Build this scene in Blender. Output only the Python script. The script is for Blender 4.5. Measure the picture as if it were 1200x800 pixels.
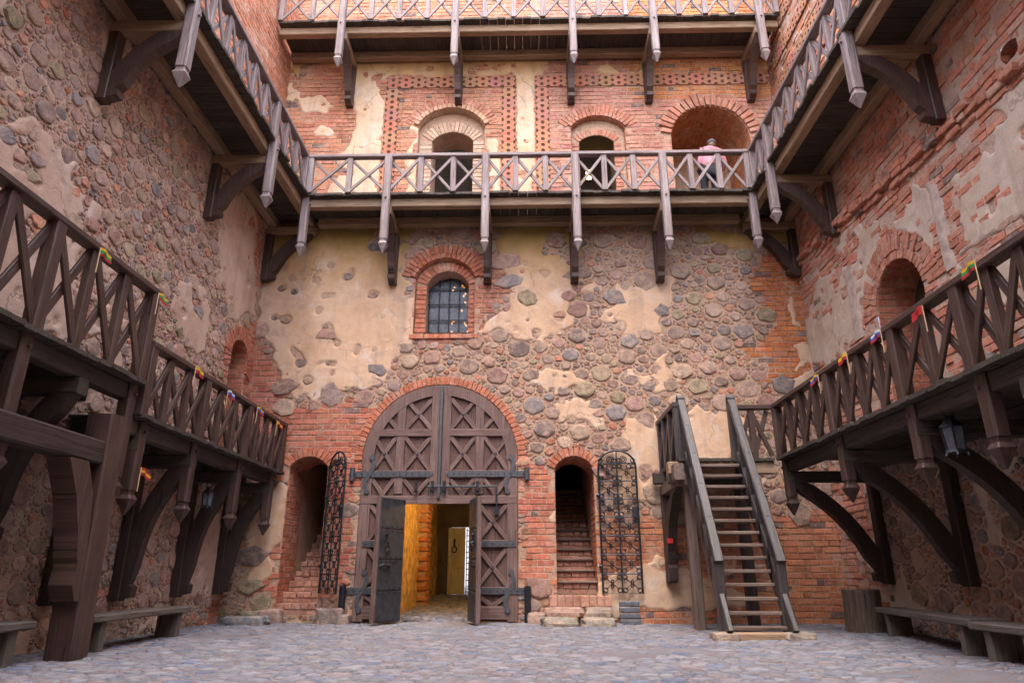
import bpy, math, random
import numpy as np
from mathutils import Vector, Matrix

for o in list(bpy.data.objects):
    bpy.data.objects.remove(o, do_unlink=True)
scene = bpy.context.scene
COL = scene.collection
random.seed(7)
RNG = np.random.default_rng(11)

# ------------------------------------------------------------------ camera
F = 790.0                      # focal length in photograph pixels (1200 wide)
TH = math.radians(19.0)
YAW = math.radians(1.2)
CAM = np.array([0.0, -11.8, 0.76])
FW = np.array([-math.sin(YAW) * math.cos(TH), math.cos(YAW) * math.cos(TH), math.sin(TH)])
RT = np.array([math.cos(YAW), math.sin(YAW), 0.0])
UP = np.cross(RT, FW)
cd = bpy.data.cameras.new('camera')
cam = bpy.data.objects.new('camera', cd)
COL.objects.link(cam)
cd.sensor_fit = 'HORIZONTAL'
cd.sensor_width = 36.0
cd.lens = F / 1200.0 * 36.0
cd.clip_end = 2000.0
cd.clip_start = 0.05
M = Matrix(((RT[0], UP[0], -FW[0], CAM[0]), (RT[1], UP[1], -FW[1], CAM[1]), (RT[2], UP[2], -FW[2], CAM[2]), (0, 0, 0, 1)))
cam.matrix_world = M
scene.camera = cam

# ------------------------------------------------------------------ light
SUN_EL = math.radians(64)
SUN_AZ = math.radians(186)      # compass style: 0 = +Y, clockwise; 186 = behind the camera
world = bpy.data.worlds.new('World')
scene.world = world
world.use_nodes = True
wn = world.node_tree.nodes
wl = world.node_tree.links
sky = wn.new('ShaderNodeTexSky')
sky.sky_type = 'NISHITA'
sky.sun_disc = False
sky.sun_elevation = SUN_EL
sky.sun_rotation = SUN_AZ
sky.air_density = 1.0
sky.dust_density = 3.0
sky.ozone_density = 1.0
bg = wn['Background']
bg.inputs['Strength'].default_value = 0.15
wl.new(sky.outputs['Color'], bg.inputs['Color'])
sd = bpy.data.lights.new('sun', 'SUN')
sd.energy = 1.5
sd.angle = math.radians(170)
sd.color = (1.0, 0.92, 0.87)
sun = bpy.data.objects.new('sun', sd)
COL.objects.link(sun)
sdir = Vector((math.sin(SUN_AZ) * math.cos(SUN_EL), math.cos(SUN_AZ) * math.cos(SUN_EL), math.sin(SUN_EL)))
sun.rotation_euler = sdir.to_track_quat('Z', 'Y').to_euler()
sun.location = (0, -6, 20)
scene.view_settings.view_transform = 'Standard'
scene.view_settings.look = 'None'
scene.view_settings.gamma = 1.0
scene.view_settings.use_curve_mapping = False
scene.view_settings.exposure = 2.4
scene.render.engine = 'CYCLES'
try:
    scene.cycles.max_bounces = 10
    scene.cycles.diffuse_bounces = 3
except Exception:
    pass

# ------------------------------------------------------------------ photo pixel -> point on a known plane
def ray(x, y):
    return FW + RT * (x - 600.0) / F + UP * (400.0 - y) / F
def PY(x, y, Y=0.0):
    r = ray(x, y); t = (Y - CAM[1]) / r[1]; return CAM + r * t
def PXp(x, y, X):
    r = ray(x, y); t = (X - CAM[0]) / r[0]; return CAM + r * t
def PZ(x, y, Z=0.0):
    r = ray(x, y); t = (Z - CAM[2]) / r[2]; return CAM + r * t
def proj(p):
    v = np.asarray(p, float) - CAM
    d = v @ FW
    return 600 + F * (v @ RT) / d, 400 - F * (v @ UP) / d, d
def in_frame(p, mx=170, my=130):
    x, y, d = proj(p)
    return d > 0.3 and -mx < x < 1200 + mx and -my < y < 800 + my

# ------------------------------------------------------------------ numpy value noise
_T = RNG.random((256, 256))
def vnoise(u, v):
    u = np.asarray(u, float); v = np.asarray(v, float)
    iu = np.floor(u).astype(int); iv = np.floor(v).astype(int)
    fu = u - iu; fv = v - iv
    fu = fu * fu * (3 - 2 * fu); fv = fv * fv * (3 - 2 * fv)
    a = _T[iu % 256, iv % 256]; b = _T[(iu + 1) % 256, iv % 256]
    c = _T[iu % 256, (iv + 1) % 256]; d = _T[(iu + 1) % 256, (iv + 1) % 256]
    return (a * (1 - fu) + b * fu) * (1 - fv) + (c * (1 - fu) + d * fu) * fv
def fbm(u, v, s=1.0, oct=4, off=0.0):
    t = 0; a = 0.5; tot = 0
    for k in range(oct):
        t = t + a * vnoise(np.asarray(u) * s + off + 17.3 * k, np.asarray(v) * s + off * 1.7 + 5.1 * k)
        tot += a; a *= 0.5; s *= 2.03
    return t / tot
def in_poly(u, v, poly):
    u = np.asarray(u, float); v = np.asarray(v, float)
    r = np.zeros(np.broadcast(u, v).shape, bool)
    n = len(poly)
    for i in range(n):
        x0, y0 = poly[i]; x1, y1 = poly[(i + 1) % n]
        c = ((y0 > v) != (y1 > v)) & (u < (x1 - x0) * (v - y0) / (y1 - y0 + 1e-12) + x0)
        r ^= c
    return r

# ------------------------------------------------------------------ materials
MATS = {}
def new_mat(name):
    m = bpy.data.materials.new(name)
    m.use_nodes = True
    nt = m.node_tree
    b = nt.nodes['Principled BSDF']
    MATS[name] = m
    return m, nt, b
def N(nt, t, **kw):
    n = nt.nodes.new(t)
    for k, v in kw.items():
        setattr(n, k, v)
    return n
def ramp(nt, fac, stops):
    r = N(nt, 'ShaderNodeValToRGB')
    e = r.color_ramp.elements
    while len(e) < len(stops):
        e.new(0.5)
    for el, (p, c) in zip(e, stops):
        el.position = p
        el.color = (c[0], c[1], c[2], 1)
    nt.links.new(fac, r.inputs['Fac'])
    return r.outputs['Color']
def noise(nt, vec, scale, detail=4, rough=0.55, dist=0.0):
    n = N(nt, 'ShaderNodeTexNoise')
    n.inputs['Scale'].default_value = scale
    n.inputs['Detail'].default_value = detail
    n.inputs['Roughness'].default_value = rough
    n.inputs['Distortion'].default_value = dist
    if vec is not None:
        nt.links.new(vec, n.inputs['Vector'])
    return n.outputs['Fac']
def mix(nt, fac, a, b, mode='MIX'):
    m = N(nt, 'ShaderNodeMix', data_type='RGBA', blend_type=mode)
    for s, v in ((0, fac), (6, a), (7, b)):
        if isinstance(v, (int, float)):
            m.inputs[s].default_value = v
        elif isinstance(v, tuple):
            m.inputs[s].default_value = (v[0], v[1], v[2], 1)
        else:
            nt.links.new(v, m.inputs[s])
    return m.outputs[2]
def mth(nt, op, a, b=0.0, clamp=False):
    m = N(nt, 'ShaderNodeMath', operation=op, use_clamp=clamp)
    for s, v in ((0, a), (1, b)):
        if isinstance(v, (int, float)):
            m.inputs[s].default_value = v
        else:
            nt.links.new(v, m.inputs[s])
    return m.outputs[0]
def mrange(nt, v, a, b, c=0.0, d=1.0):
    m = N(nt, 'ShaderNodeMapRange')
    nt.links.new(v, m.inputs[0])
    for i, x in enumerate((a, b, c, d)):
        m.inputs[i + 1].default_value = x
    return m.outputs[0]
def bump(nt, b, h, strength=0.4, dist=0.02):
    n = N(nt, 'ShaderNodeBump')
    n.inputs['Strength'].default_value = strength
    n.inputs['Distance'].default_value = dist
    nt.links.new(h, n.inputs['Height'])
    nt.links.new(n.outputs['Normal'], b.inputs['Normal'])
def pos(nt):
    return N(nt, 'ShaderNodeNewGeometry').outputs['Position']
def setc(nt, b, c, rough=0.9, spec=0.3):
    nt.links.new(c, b.inputs['Base Color'])
    b.inputs['Roughness'].default_value = rough
    b.inputs['Specular IOR Level'].default_value = spec

def mat_piece(name, n1, n2, rough, bs, lo=0.72, hi=1.22, dust=(0.5, 0.36, 0.28), dustamt=0.35):
    """tinted masonry piece: the tint attribute is the piece's own colour, broken up by grain, pits and lime smears"""
    m, nt, b = new_mat(name)
    p = pos(nt)
    at = N(nt, 'ShaderNodeAttribute', attribute_name='tint').outputs['Color']
    a = noise(nt, p, n1, 5, 0.65)
    c = noise(nt, p, n2, 3, 0.6)
    v = mrange(nt, a, 0.3, 0.7, lo, hi)
    vv = N(nt, 'ShaderNodeCombineColor')
    for i in range(3):
        nt.links.new(v, vv.inputs[i])
    col = mix(nt, 1.0, at, vv.outputs[0], 'MULTIPLY')
    d = mth(nt, 'MULTIPLY', mth(nt, 'MAXIMUM', mrange(nt, noise(nt, p, 7.0, 6, 0.75), 0.48, 0.70), mrange(nt, noise(nt, p, 1.6, 6, 0.7), 0.54, 0.68, 0.0, 1.0)), dustamt)
    col = mix(nt, d, col, dust)
    setc(nt, b, col, rough, 0.2)
    bump(nt, b, mth(nt, 'ADD', mth(nt, 'MULTIPLY', a, 0.7), c), bs, 0.02)
    return m
mat_piece('brick', 22, 90, 0.92, 0.6, 0.7, 1.25, dust=(0.58, 0.41, 0.325), dustamt=0.62)
mat_piece('stone', 12, 60, 0.88, 0.9, 0.62, 1.3, dust=(0.52, 0.365, 0.265), dustamt=0.82)
mat_piece('cobble', 16, 80, 0.75, 0.6, 0.75, 1.2, dust=(0.235, 0.225, 0.245), dustamt=0.75)
mat_piece('terracotta', 25, 90, 0.9, 0.4, 0.8, 1.15, dustamt=0.15)

def mat_mortar(name, c1, c2, c3, stain=None):
    m, nt, b = new_mat(name)
    p = pos(nt)
    col = ramp(nt, noise(nt, p, 1.3, 8, 0.7), [(0.3, c1), (0.52, c2), (0.72, c3)])
    fine = noise(nt, p, 28, 6, 0.75)
    col = mix(nt, mrange(nt, fine, 0.35, 0.7, 0, 0.45), col, tuple(x * 0.55 for x in c1))
    chips = noise(nt, p, 11, 3, 0.5)
    col = mix(nt, mth(nt, 'MULTIPLY', mrange(nt, chips, 0.60, 0.66), 0.55), col, (0.32, 0.13, 0.08))
    setc(nt, b, col, 0.95, 0.15)
    bump(nt, b, mth(nt, 'ADD', fine, noise(nt, p, 9, 5, 0.7)), 0.9, 0.03)
    return m
mat_mortar('mortar', (0.42, 0.27, 0.185), (0.52, 0.345, 0.245), (0.58, 0.41, 0.31))
mat_mortar('mortar_left', (0.50, 0.33, 0.25), (0.62, 0.43, 0.335), (0.67, 0.49, 0.40))
mat_mortar('mortar_right', (0.48, 0.33, 0.255), (0.60, 0.43, 0.345), (0.64, 0.48, 0.40))
mat_mortar('sand', (0.175, 0.16, 0.17), (0.23, 0.215, 0.235), (0.265, 0.25, 0.275))

def mat_plaster(name, cols, stains, green=0.0):
    """lime plaster: cloudy tone, dirt, pits, and damp ochre and algae stains in bands of height"""
    m, nt, b = new_mat(name)
    p = pos(nt)
    col = ramp(nt, noise(nt, p, 0.9, 8, 0.68, 0.4), [(0.28, cols[0]), (0.45, cols[1]), (0.58, cols[2]), (0.72, cols[3])])
    blotch = noise(nt, p, 3.1, 7, 0.72, 0.3)
    col = mix(nt, mth(nt, 'MULTIPLY', mrange(nt, blotch, 0.52, 0.7), 0.55), col, (0.30, 0.24, 0.21))
    white = noise(nt, p, 2.2, 6, 0.7, 0.6)
    col = mix(nt, mth(nt, 'MULTIPLY', mrange(nt, white, 0.56, 0.68), 0.65), col, (0.62, 0.53, 0.47))
    z = N(nt, 'ShaderNodeSeparateXYZ')
    nt.links.new(p, z.inputs[0])
    wob = mth(nt, 'MULTIPLY', mth(nt, 'SUBTRACT', noise(nt, p, 1.7, 5, 0.65), 0.5), 1.1)
    zz = mth(nt, 'ADD', z.outputs['Z'], wob)
    for (z0, z1, c, amt) in stains:
        f = mth(nt, 'MULTIPLY', mrange(nt, zz, z0, z1), amt)
        col = mix(nt, f, col, c)
    # rain runs down the wall and hairline cracks
    mp = N(nt, 'ShaderNodeMapping')
    mp.inputs['Scale'].default_value = (3.2, 3.2, 0.22)
    nt.links.new(p, mp.inputs['Vector'])
    run = noise(nt, mp.outputs[0], 1.0, 5, 0.6, 0.3)
    col = mix(nt, mth(nt, 'MULTIPLY', mrange(nt, run, 0.52, 0.68), 0.38), col, (0.25, 0.185, 0.15))
    wob3 = N(nt, 'ShaderNodeTexNoise')
    wob3.inputs['Scale'].default_value = 3.0
    wob3.inputs['Detail'].default_value = 4
    nt.links.new(p, wob3.inputs['Vector'])
    pv = N(nt, 'ShaderNodeMix', data_type='RGBA', blend_type='ADD')
    pv.inputs[0].default_value = 0.5
    nt.links.new(p, pv.inputs[6])
    nt.links.new(wob3.outputs['Color'], pv.inputs[7])
    vo = N(nt, 'ShaderNodeTexVoronoi', feature='DISTANCE_TO_EDGE')
    vo.inputs['Scale'].default_value = 0.85
    nt.links.new(pv.outputs[2], vo.inputs['Vector'])
    crk = mrange(nt, vo.outputs['Distance'], 0.002, 0.010, 1.0, 0.0)
    crk = mth(nt, 'MULTIPLY', crk, mrange(nt, noise(nt, p, 0.8, 3), 0.45, 0.6))
    col = mix(nt, mth(nt, 'MULTIPLY', crk, 0.6), col, (0.13, 0.09, 0.07))
    fine = noise(nt, p, 45, 5, 0.7)
    col = mix(nt, mth(nt, 'MULTIPLY', mrange(nt, fine, 0.58, 0.72), 0.55), col, (0.20, 0.14, 0.11))
    setc(nt, b, col, 0.93, 0.15)
    bump(nt, b, mth(nt, 'ADD', mth(nt, 'MULTIPLY', fine, 0.5), noise(nt, p, 7, 6, 0.7)), 0.5, 0.025)
    return m
OCH = (0.46, 0.25, 0.075)
ALG = (0.20, 0.17, 0.045)
mat_plaster('plaster', [(0.44, 0.275, 0.175), (0.55, 0.36, 0.235), (0.59, 0.405, 0.28), (0.61, 0.45, 0.34)],
            [(5.9, 6.9, OCH, 0.85), (6.55, 7.1, ALG, 0.7)])
mat_plaster('plaster_upper', [(0.55, 0.36, 0.22), (0.60, 0.42, 0.28), (0.62, 0.47, 0.34), (0.64, 0.52, 0.42)],
            [(10.4, 11.2, (0.52, 0.30, 0.10), 0.75), (11.0, 11.35, ALG, 0.3)])
mat_plaster('plaster_left', [(0.42, 0.27, 0.195), (0.52, 0.35, 0.26), (0.56, 0.40, 0.31), (0.58, 0.44, 0.36)], [])
mat_plaster('plaster_grey', [(0.42, 0.31, 0.235), (0.50, 0.385, 0.30), (0.53, 0.425, 0.345), (0.57, 0.475, 0.40)], [])

def mat_wood(name, cols, rough=0.6, spec=0.4, bs=0.6):
    m, nt, b = new_mat(name)
    gc = N(nt, 'ShaderNodeAttribute', attribute_name='gc').outputs['Vector']
    mp = N(nt, 'ShaderNodeMapping')
    mp.inputs['Scale'].default_value = (1.6, 26, 26)
    nt.links.new(gc, mp.inputs['Vector'])
    g = noise(nt, mp.outputs[0], 1.0, 6, 0.7, 0.6)
    big = noise(nt, gc, 0.9, 4, 0.6)
    col = ramp(nt, mth(nt, 'ADD', mth(nt, 'MULTIPLY', g, 0.6), mth(nt, 'MULTIPLY', big, 0.4)),
               [(0.32, cols[0]), (0.5, cols[1]), (0.68, cols[2])])
    mp2 = N(nt, 'ShaderNodeMapping')
    mp2.inputs['Scale'].default_value = (2.5, 70, 70)
    nt.links.new(gc, mp2.inputs['Vector'])
    cr = noise(nt, mp2.outputs[0], 1.0, 3, 0.6)
    col = mix(nt, mth(nt, 'MULTIPLY', mrange(nt, cr, 0.57, 0.66), 0.8), col, tuple(x * 0.3 for x in cols[0]))
    setc(nt, b, col, rough, spec)
    bump(nt, b, mth(nt, 'SUBTRACT', g, mth(nt, 'MULTIPLY', cr, 0.5)), bs, 0.012)
    return m
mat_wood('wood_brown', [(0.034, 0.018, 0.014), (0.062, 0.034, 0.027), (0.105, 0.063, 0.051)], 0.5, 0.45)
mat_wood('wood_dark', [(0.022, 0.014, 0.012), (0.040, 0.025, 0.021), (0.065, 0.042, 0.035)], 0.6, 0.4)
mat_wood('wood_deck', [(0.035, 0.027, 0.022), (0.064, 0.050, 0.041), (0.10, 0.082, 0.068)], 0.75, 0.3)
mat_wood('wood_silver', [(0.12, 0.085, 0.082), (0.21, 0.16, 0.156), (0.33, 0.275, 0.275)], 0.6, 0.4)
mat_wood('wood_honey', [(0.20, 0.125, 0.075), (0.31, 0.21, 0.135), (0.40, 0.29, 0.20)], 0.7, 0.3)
mat_wood('wood_gate', [(0.085, 0.049, 0.043), (0.15, 0.092, 0.081), (0.23, 0.155, 0.14)], 0.65, 0.3)
mat_wood('wood_gate_board', [(0.065, 0.035, 0.030), (0.115, 0.065, 0.055), (0.165, 0.10, 0.086)], 0.7, 0.3)
mat_wood('wood_stair', [(0.028, 0.023, 0.024), (0.046, 0.038, 0.040), (0.075, 0.064, 0.066)], 0.4, 0.5)
mat_wood('wood_tread', [(0.085, 0.058, 0.047), (0.145, 0.102, 0.084), (0.22, 0.165, 0.14)], 0.7, 0.3)
mat_wood('wood_bench', [(0.075, 0.060, 0.050), (0.12, 0.098, 0.083), (0.18, 0.15, 0.13)], 0.75, 0.3)
mat_wood('wood_bark', [(0.06, 0.04, 0.03), (0.13, 0.092, 0.07), (0.21, 0.16, 0.125)], 0.9, 0.2, 1.0)
mat_wood('wood_pale', [(0.36, 0.32, 0.21), (0.48, 0.43, 0.30), (0.56, 0.51, 0.38)], 0.7, 0.3)

def mat_plain(name, c, rough=0.6, metal=0.0, var=0.25, ns=18, spec=0.4, bs=0.15):
    m, nt, b = new_mat(name)
    p = pos(nt)
    a = noise(nt, p, ns, 5, 0.6)
    col = ramp(nt, a, [(0.3, tuple(x * (1 - var) for x in c)), (0.7, tuple(min(1, x * (1 + var)) for x in c))])
    setc(nt, b, col, rough, spec)
    b.inputs['Metallic'].default_value = metal
    bump(nt, b, a, bs, 0.01)
    return m
mat_plain('iron', (0.035, 0.036, 0.044), 0.45, 0.6, 0.4, 30)
mat_plain('iron_grey', (0.085, 0.088, 0.10), 0.5, 0.5, 0.3, 30)
mat_plain('iron_door', (0.050, 0.052, 0.060), 0.55, 0.4, 0.35, 9)
mat_plain('slate', (0.10, 0.105, 0.125), 0.6, 0.0, 0.4, 12)
mat_plain('concrete', (0.42, 0.33, 0.28), 0.9, 0, 0.25, 6, 0.2, 0.5)
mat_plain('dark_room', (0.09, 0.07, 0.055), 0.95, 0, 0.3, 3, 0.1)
mat_plain('ochre_plaster', (0.42, 0.26, 0.09), 0.9, 0, 0.55, 7, 0.2, 1.0)
mat_plain('flag_yellow', (0.52, 0.33, 0.02), 0.8, 0, 0.1)
mat_plain('flag_green', (0.02, 0.20, 0.05), 0.8, 0, 0.1)
mat_plain('flag_red', (0.33, 0.015, 0.02), 0.8, 0, 0.1)
mat_plain('flag_blue', (0.03, 0.08, 0.40), 0.8, 0, 0.1)
mat_plain('flag_white', (0.5, 0.5, 0.5), 0.8, 0, 0.05)
mat_plain('flag_black', (0.02, 0.02, 0.02), 0.8, 0, 0.1)
mat_plain('stick', (0.60, 0.45, 0.28), 0.7, 0, 0.1)
mat_plain('jacket', (0.52, 0.23, 0.29), 0.6, 0, 0.1, 12)
mat_plain('trousers', (0.010, 0.012, 0.018), 0.8, 0, 0.2)
mat_plain('beanie', (0.11, 0.10, 0.125), 0.95, 0, 0.2, 60)
mat_plain('skin', (0.50, 0.30, 0.22), 0.55, 0, 0.06)
mat_plain('hair', (0.10, 0.055, 0.03), 0.5, 0, 0.3, 60)
mat_plain('red_paint', (0.50, 0.03, 0.03), 0.5, 0, 0.1)
mat_plain('soil', (0.26, 0.225, 0.205), 0.95, 0, 0.25, 3, 0.1, 0.5)
mat_plain('lead', (0.13, 0.13, 0.15), 0.6, 0.3, 0.2)
mat_plain('bark', (0.21, 0.16, 0.125), 0.9, 0, 0.35, 14, 0.2, 0.8)
def mat_glass(name, c, rough, emit=None, es=0.0):
    m, nt, b = new_mat(name)
    p = pos(nt)
    col = ramp(nt, noise(nt, p, 6, 3), [(0.3, tuple(x * 0.6 for x in c)), (0.7, tuple(x * 1.4 for x in c))])
    setc(nt, b, col, rough, 0.8)
    if emit:
        b.inputs['Emission Color'].default_value = (*emit, 1)
        b.inputs['Emission Strength'].default_value = es
    return m
mat_glass('glass_dark', (0.04, 0.045, 0.07), 0.4)
mat_glass('glass_amber', (0.5, 0.22, 0.06), 0.15, (1.0, 0.40, 0.09), 0.14)
mat_glass('glass_lantern', (0.10, 0.115, 0.14), 0.2)
mat_glass('bulb', (0.9, 0.7, 0.3), 0.3, (1.0, 0.62, 0.18), 4.0)

# ------------------------------------------------------------------ mesh builder
BASE = {}
class MB:
    def __init__(s):
        s.v = []; s.f = []; s.t = []; s.g = []; s.n = 0
    def add(s, verts, faces, tint=(1, 1, 1), gc=None):
        k = len(s.v)
        s.v.extend([tuple(map(float, p)) for p in verts])
        s.f.extend([tuple(i + k for i in f) for f in faces])
        s.t.extend([tint] * len(verts))
        if gc is None:
            o = random.random() * 50
            gc = [(p[0] + o, p[1], p[2]) for p in verts]
        s.g.extend(gc)
        return s
    def box(s, lo, hi, tint=(1, 1, 1)):
        x0, y0, z0 = lo; x1, y1, z1 = hi
        return s.add([(x0, y0, z0), (x1, y0, z0), (x1, y1, z0), (x0, y1, z0), (x0, y0, z1), (x1, y0, z1), (x1, y1, z1), (x0, y1, z1)],
                     [(0, 3, 2, 1), (4, 5, 6, 7), (0, 1, 5, 4), (1, 2, 6, 5), (2, 3, 7, 6), (3, 0, 4, 7)], tint)
    def beam(s, p0, p1, w, h, up=(0, 0, 1), ch=0.008, w1=None, h1=None):
        """straight timber with chamfered edges; w across, h along up"""
        p0 = np.array(p0, float); p1 = np.array(p1, float)
        a = p1 - p0; L = np.linalg.norm(a); a /= L
        u = np.array(up, float); u = u - a * (u @ a)
        if np.linalg.norm(u) < 1e-5:
            u = np.array((1.0, 0, 0)) - a * a[0]
        u /= np.linalg.norm(u); r = np.cross(a, u)
        vs = []; gs = []
        o = random.random() * 40; o2 = random.random() * 9
        for k, (p, ww, hh) in enumerate(((p0, w, h), (p1, w1 or w, h1 or h))):
            x = ww / 2; y = hh / 2; c = min(ch, x * 0.6, y * 0.6)
            for (i, j) in ((-x + c, -y), (x - c, -y), (x, -y + c), (x, y - c), (x - c, y), (-x + c, y), (-x, y - c), (-x, -y + c)):
                vs.append(p + r * i + u * j)
                gs.append((k * L + o, i + o2, j))
        fs = [(i, (i + 1) % 8, 8 + (i + 1) % 8, 8 + i) for i in range(8)] + [tuple(range(7, -1, -1)), tuple(range(8, 16))]
        return s.add(vs, fs, gc=gs)
    def prism(s, poly, O, A, B, C, tint=(1, 1, 1)):
        """extrude polygon (a,b) in plane A,B at O by vector C (both ways from O to O+C)"""
        O = np.array(O, float); A = np.array(A, float); B = np.array(B, float); C = np.array(C, float)
        n = len(poly)
        vs = [O + A * a + B * b for a, b in poly] + [O + A * a + B * b + C for a, b in poly]
        fs = [tuple(range(n - 1, -1, -1)), tuple(range(n, 2 * n))] + [(i, (i + 1) % n, n + (i + 1) % n, n + i) for i in range(n)]
        o = random.random() * 40
        return s.add(vs, fs, tint, [(b * 1.0 + o, a, random.random() * 0.0) for a, b in poly] * 2)
    def tube(s, pts, r, n=6, closed=False, r1=None):
        pts = [np.array(p, float) for p in pts]
        m = len(pts); vs = []; gs = []; o = random.random() * 40; L = 0
        for i, p in enumerate(pts):
            if closed:
                t = pts[(i + 1) % m] - pts[i - 1]
            else:
                t = pts[min(i + 1, m - 1)] - pts[max(i - 1, 0)]
            t = t / (np.linalg.norm(t) + 1e-9)
            q = np.array((0, 0, 1.0)) if abs(t[2]) < 0.9 else np.array((1.0, 0, 0))
            x = np.cross(t, q); x /= np.linalg.norm(x); y = np.cross(t, x)
            rr = r if r1 is None else r + (r1 - r) * i / (m - 1)
            if i: L += np.linalg.norm(p - pts[i - 1])
            for k in range(n):
                c = 2 * math.pi * k / n
                vs.append(p + (x * math.cos(c) + y * math.sin(c)) * rr)
                gs.append((L + o, math.cos(c) * rr, math.sin(c) * rr))
        fs = []
        for i in range(m if closed else m - 1):
            j = (i + 1) % m
            for k in range(n):
                l = (k + 1) % n
                fs.append((i * n + k, i * n + l, j * n + l, j * n + k))
        if not closed:
            fs += [tuple(range(n - 1, -1, -1)), tuple(range((m - 1) * n, m * n))]
        return s.add(vs, fs, gc=gs)
    def build(s, name, mat, parent=None, smooth=False, **props):
        off = BASE.get(parent.name, (0, 0, 0)) if parent else (0, 0, 0)
        me = bpy.data.meshes.new(name)
        vv = np.array(s.v, float).reshape(-1, 3) - np.array(off)
        me.from_pydata(vv.tolist(), [], s.f)
        a = me.attributes.new('tint', 'FLOAT_COLOR', 'POINT')
        a.data.foreach_set('color', np.array([(t[0], t[1], t[2], 1.0) for t in s.t], dtype=np.float32).ravel())
        g = me.attributes.new('gc', 'FLOAT_VECTOR', 'POINT')
        g.data.foreach_set('vector', np.array(s.g, dtype=np.float32).ravel())
        me.materials.append(MATS[mat])
        if smooth:
            me.polygons.foreach_set('use_smooth', [True] * len(me.polygons))
        o = bpy.data.objects.new(name, me)
        COL.objects.link(o)
        if parent:
            o.parent = parent
            BASE[o.name] = off
        for k, v in props.items():
            o[k] = v
        return o
def thing(name, loc, label, cat, group=None):
    o = bpy.data.objects.new(name, None)
    o.empty_display_size = 0.1
    COL.objects.link(o)
    o.location = tuple(map(float, loc))
    BASE[o.name] = tuple(map(float, loc))
    o['label'] = label; o['category'] = cat
    if group: o['group'] = group
    return o
def tag(o, label, cat, group=None):
    o['label'] = label; o['category'] = cat
    if group: o['group'] = group
    return o

# ------------------------------------------------------------------ masonry tools
class Frame:
    def __init__(s, O, U, V, Nn):
        s.O = np.array(O, float); s.U = np.array(U, float); s.V = np.array(V, float); s.N = np.array(Nn, float)
    def pt(s, u, v, n=0.0):
        return s.O + s.U * u + s.V * v + s.N * n
class Void:
    """arched opening in wall coordinates"""
    def __init__(s, u0, u1, v0, vs, vt, ring=0.13):
        s.u0, s.u1, s.v0, s.vs, s.vt, s.ring = u0, u1, v0, vs, vt, ring
        s.w = (u1 - u0) / 2; s.c = (u0 + u1) / 2
        h = max(0.02, vt - vs)
        s.R = (s.w ** 2 + h ** 2) / (2 * h)
        s.cv = vt - s.R
        s.a = math.asin(min(1.0, s.w / s.R))
        if h > s.w: s.a = math.pi - s.a
    def inside(s, u, v, g=0.0, gl=None):
        gl = g if gl is None else gl
        u = np.asarray(u, float); v = np.asarray(v, float)
        low = (np.abs(u - s.c) < s.w + gl) & (v > s.v0 - gl) & (v <= s.vs)
        up = (v > s.vs) & ((u - s.c) ** 2 + (v - s.cv) ** 2 < (s.R + g) ** 2) & (np.abs(u - s.c) < s.w + g)
        return low | up
    def line(s, n=28, off=0.0, bottom=False):
        p = [(s.u0 - off, s.v0), (s.u0 - off, s.vs)]
        for k in range(1, n):
            a = -s.a + 2 * s.a * k / n
            p.append((s.c + (s.R + off) * math.sin(a), s.cv + (s.R + off) * math.cos(a)))
        p += [(s.u1 + off, s.vs), (s.u1 + off, s.v0)]
        return p
def nearest_on(poly, u, v, closed=True):
    best = None; bd = 1e9
    n = len(poly)
    for i in range(n if closed else n - 1):
        x0, y0 = poly[i]; x1, y1 = poly[(i + 1) % n]
        dx, dy = x1 - x0, y1 - y0
        t = max(0, min(1, ((u - x0) * dx + (v - y0) * dy) / (dx * dx + dy * dy + 1e-12)))
        px, py = x0 + dx * t, y0 + dy * t
        d = (px - u) ** 2 + (py - v) ** 2
        if d < bd: bd = d; best = (px, py)
    return best
def grid_mesh(fr, U, V, keep_v, hn, voids, snap_voids=True):
    """height-field sheet over the wall plane, cut cleanly at openings"""
    nu, nv = len(U), len(V)
    uu, vv = np.meshgrid(U, V, indexing='ij')
    ins = np.zeros(uu.shape, int) - 1
    for k, vo in enumerate(voids):
        ins[vo.inside(uu, vv)] = k
    drop = (ins >= 0) | (~keep_v)
    cell = ~((ins[:-1, :-1] >= 0) & (ins[1:, :-1] >= 0) & (ins[:-1, 1:] >= 0) & (ins[1:, 1:] >= 0))
    cell &= keep_v[:-1, :-1] | keep_v[1:, :-1] | keep_v[:-1, 1:] | keep_v[1:, 1:]
    used = np.zeros(uu.shape, bool)
    for a in (0, 1):
        for b in (0, 1):
            used[a:nu - 1 + a, b:nv - 1 + b] |= cell
    if snap_voids:
        for i, j in np.argwhere(used & (ins >= 0)):
            p = nearest_on(voids[ins[i, j]].line(), uu[i, j], vv[i, j])
            uu[i, j], vv[i, j] = p
    idx = -np.ones(uu.shape, int)
    idx[used] = np.arange(used.sum())
    P = fr.O + uu[..., None] * fr.U + vv[..., None] * fr.V + hn[..., None] * fr.N
    verts = P[used]
    c = np.argwhere(cell)
    i, j = c[:, 0], c[:, 1]
    faces = np.stack([idx[i, j], idx[i + 1, j], idx[i + 1, j + 1], idx[i, j + 1]], 1)
    return verts, faces
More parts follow.
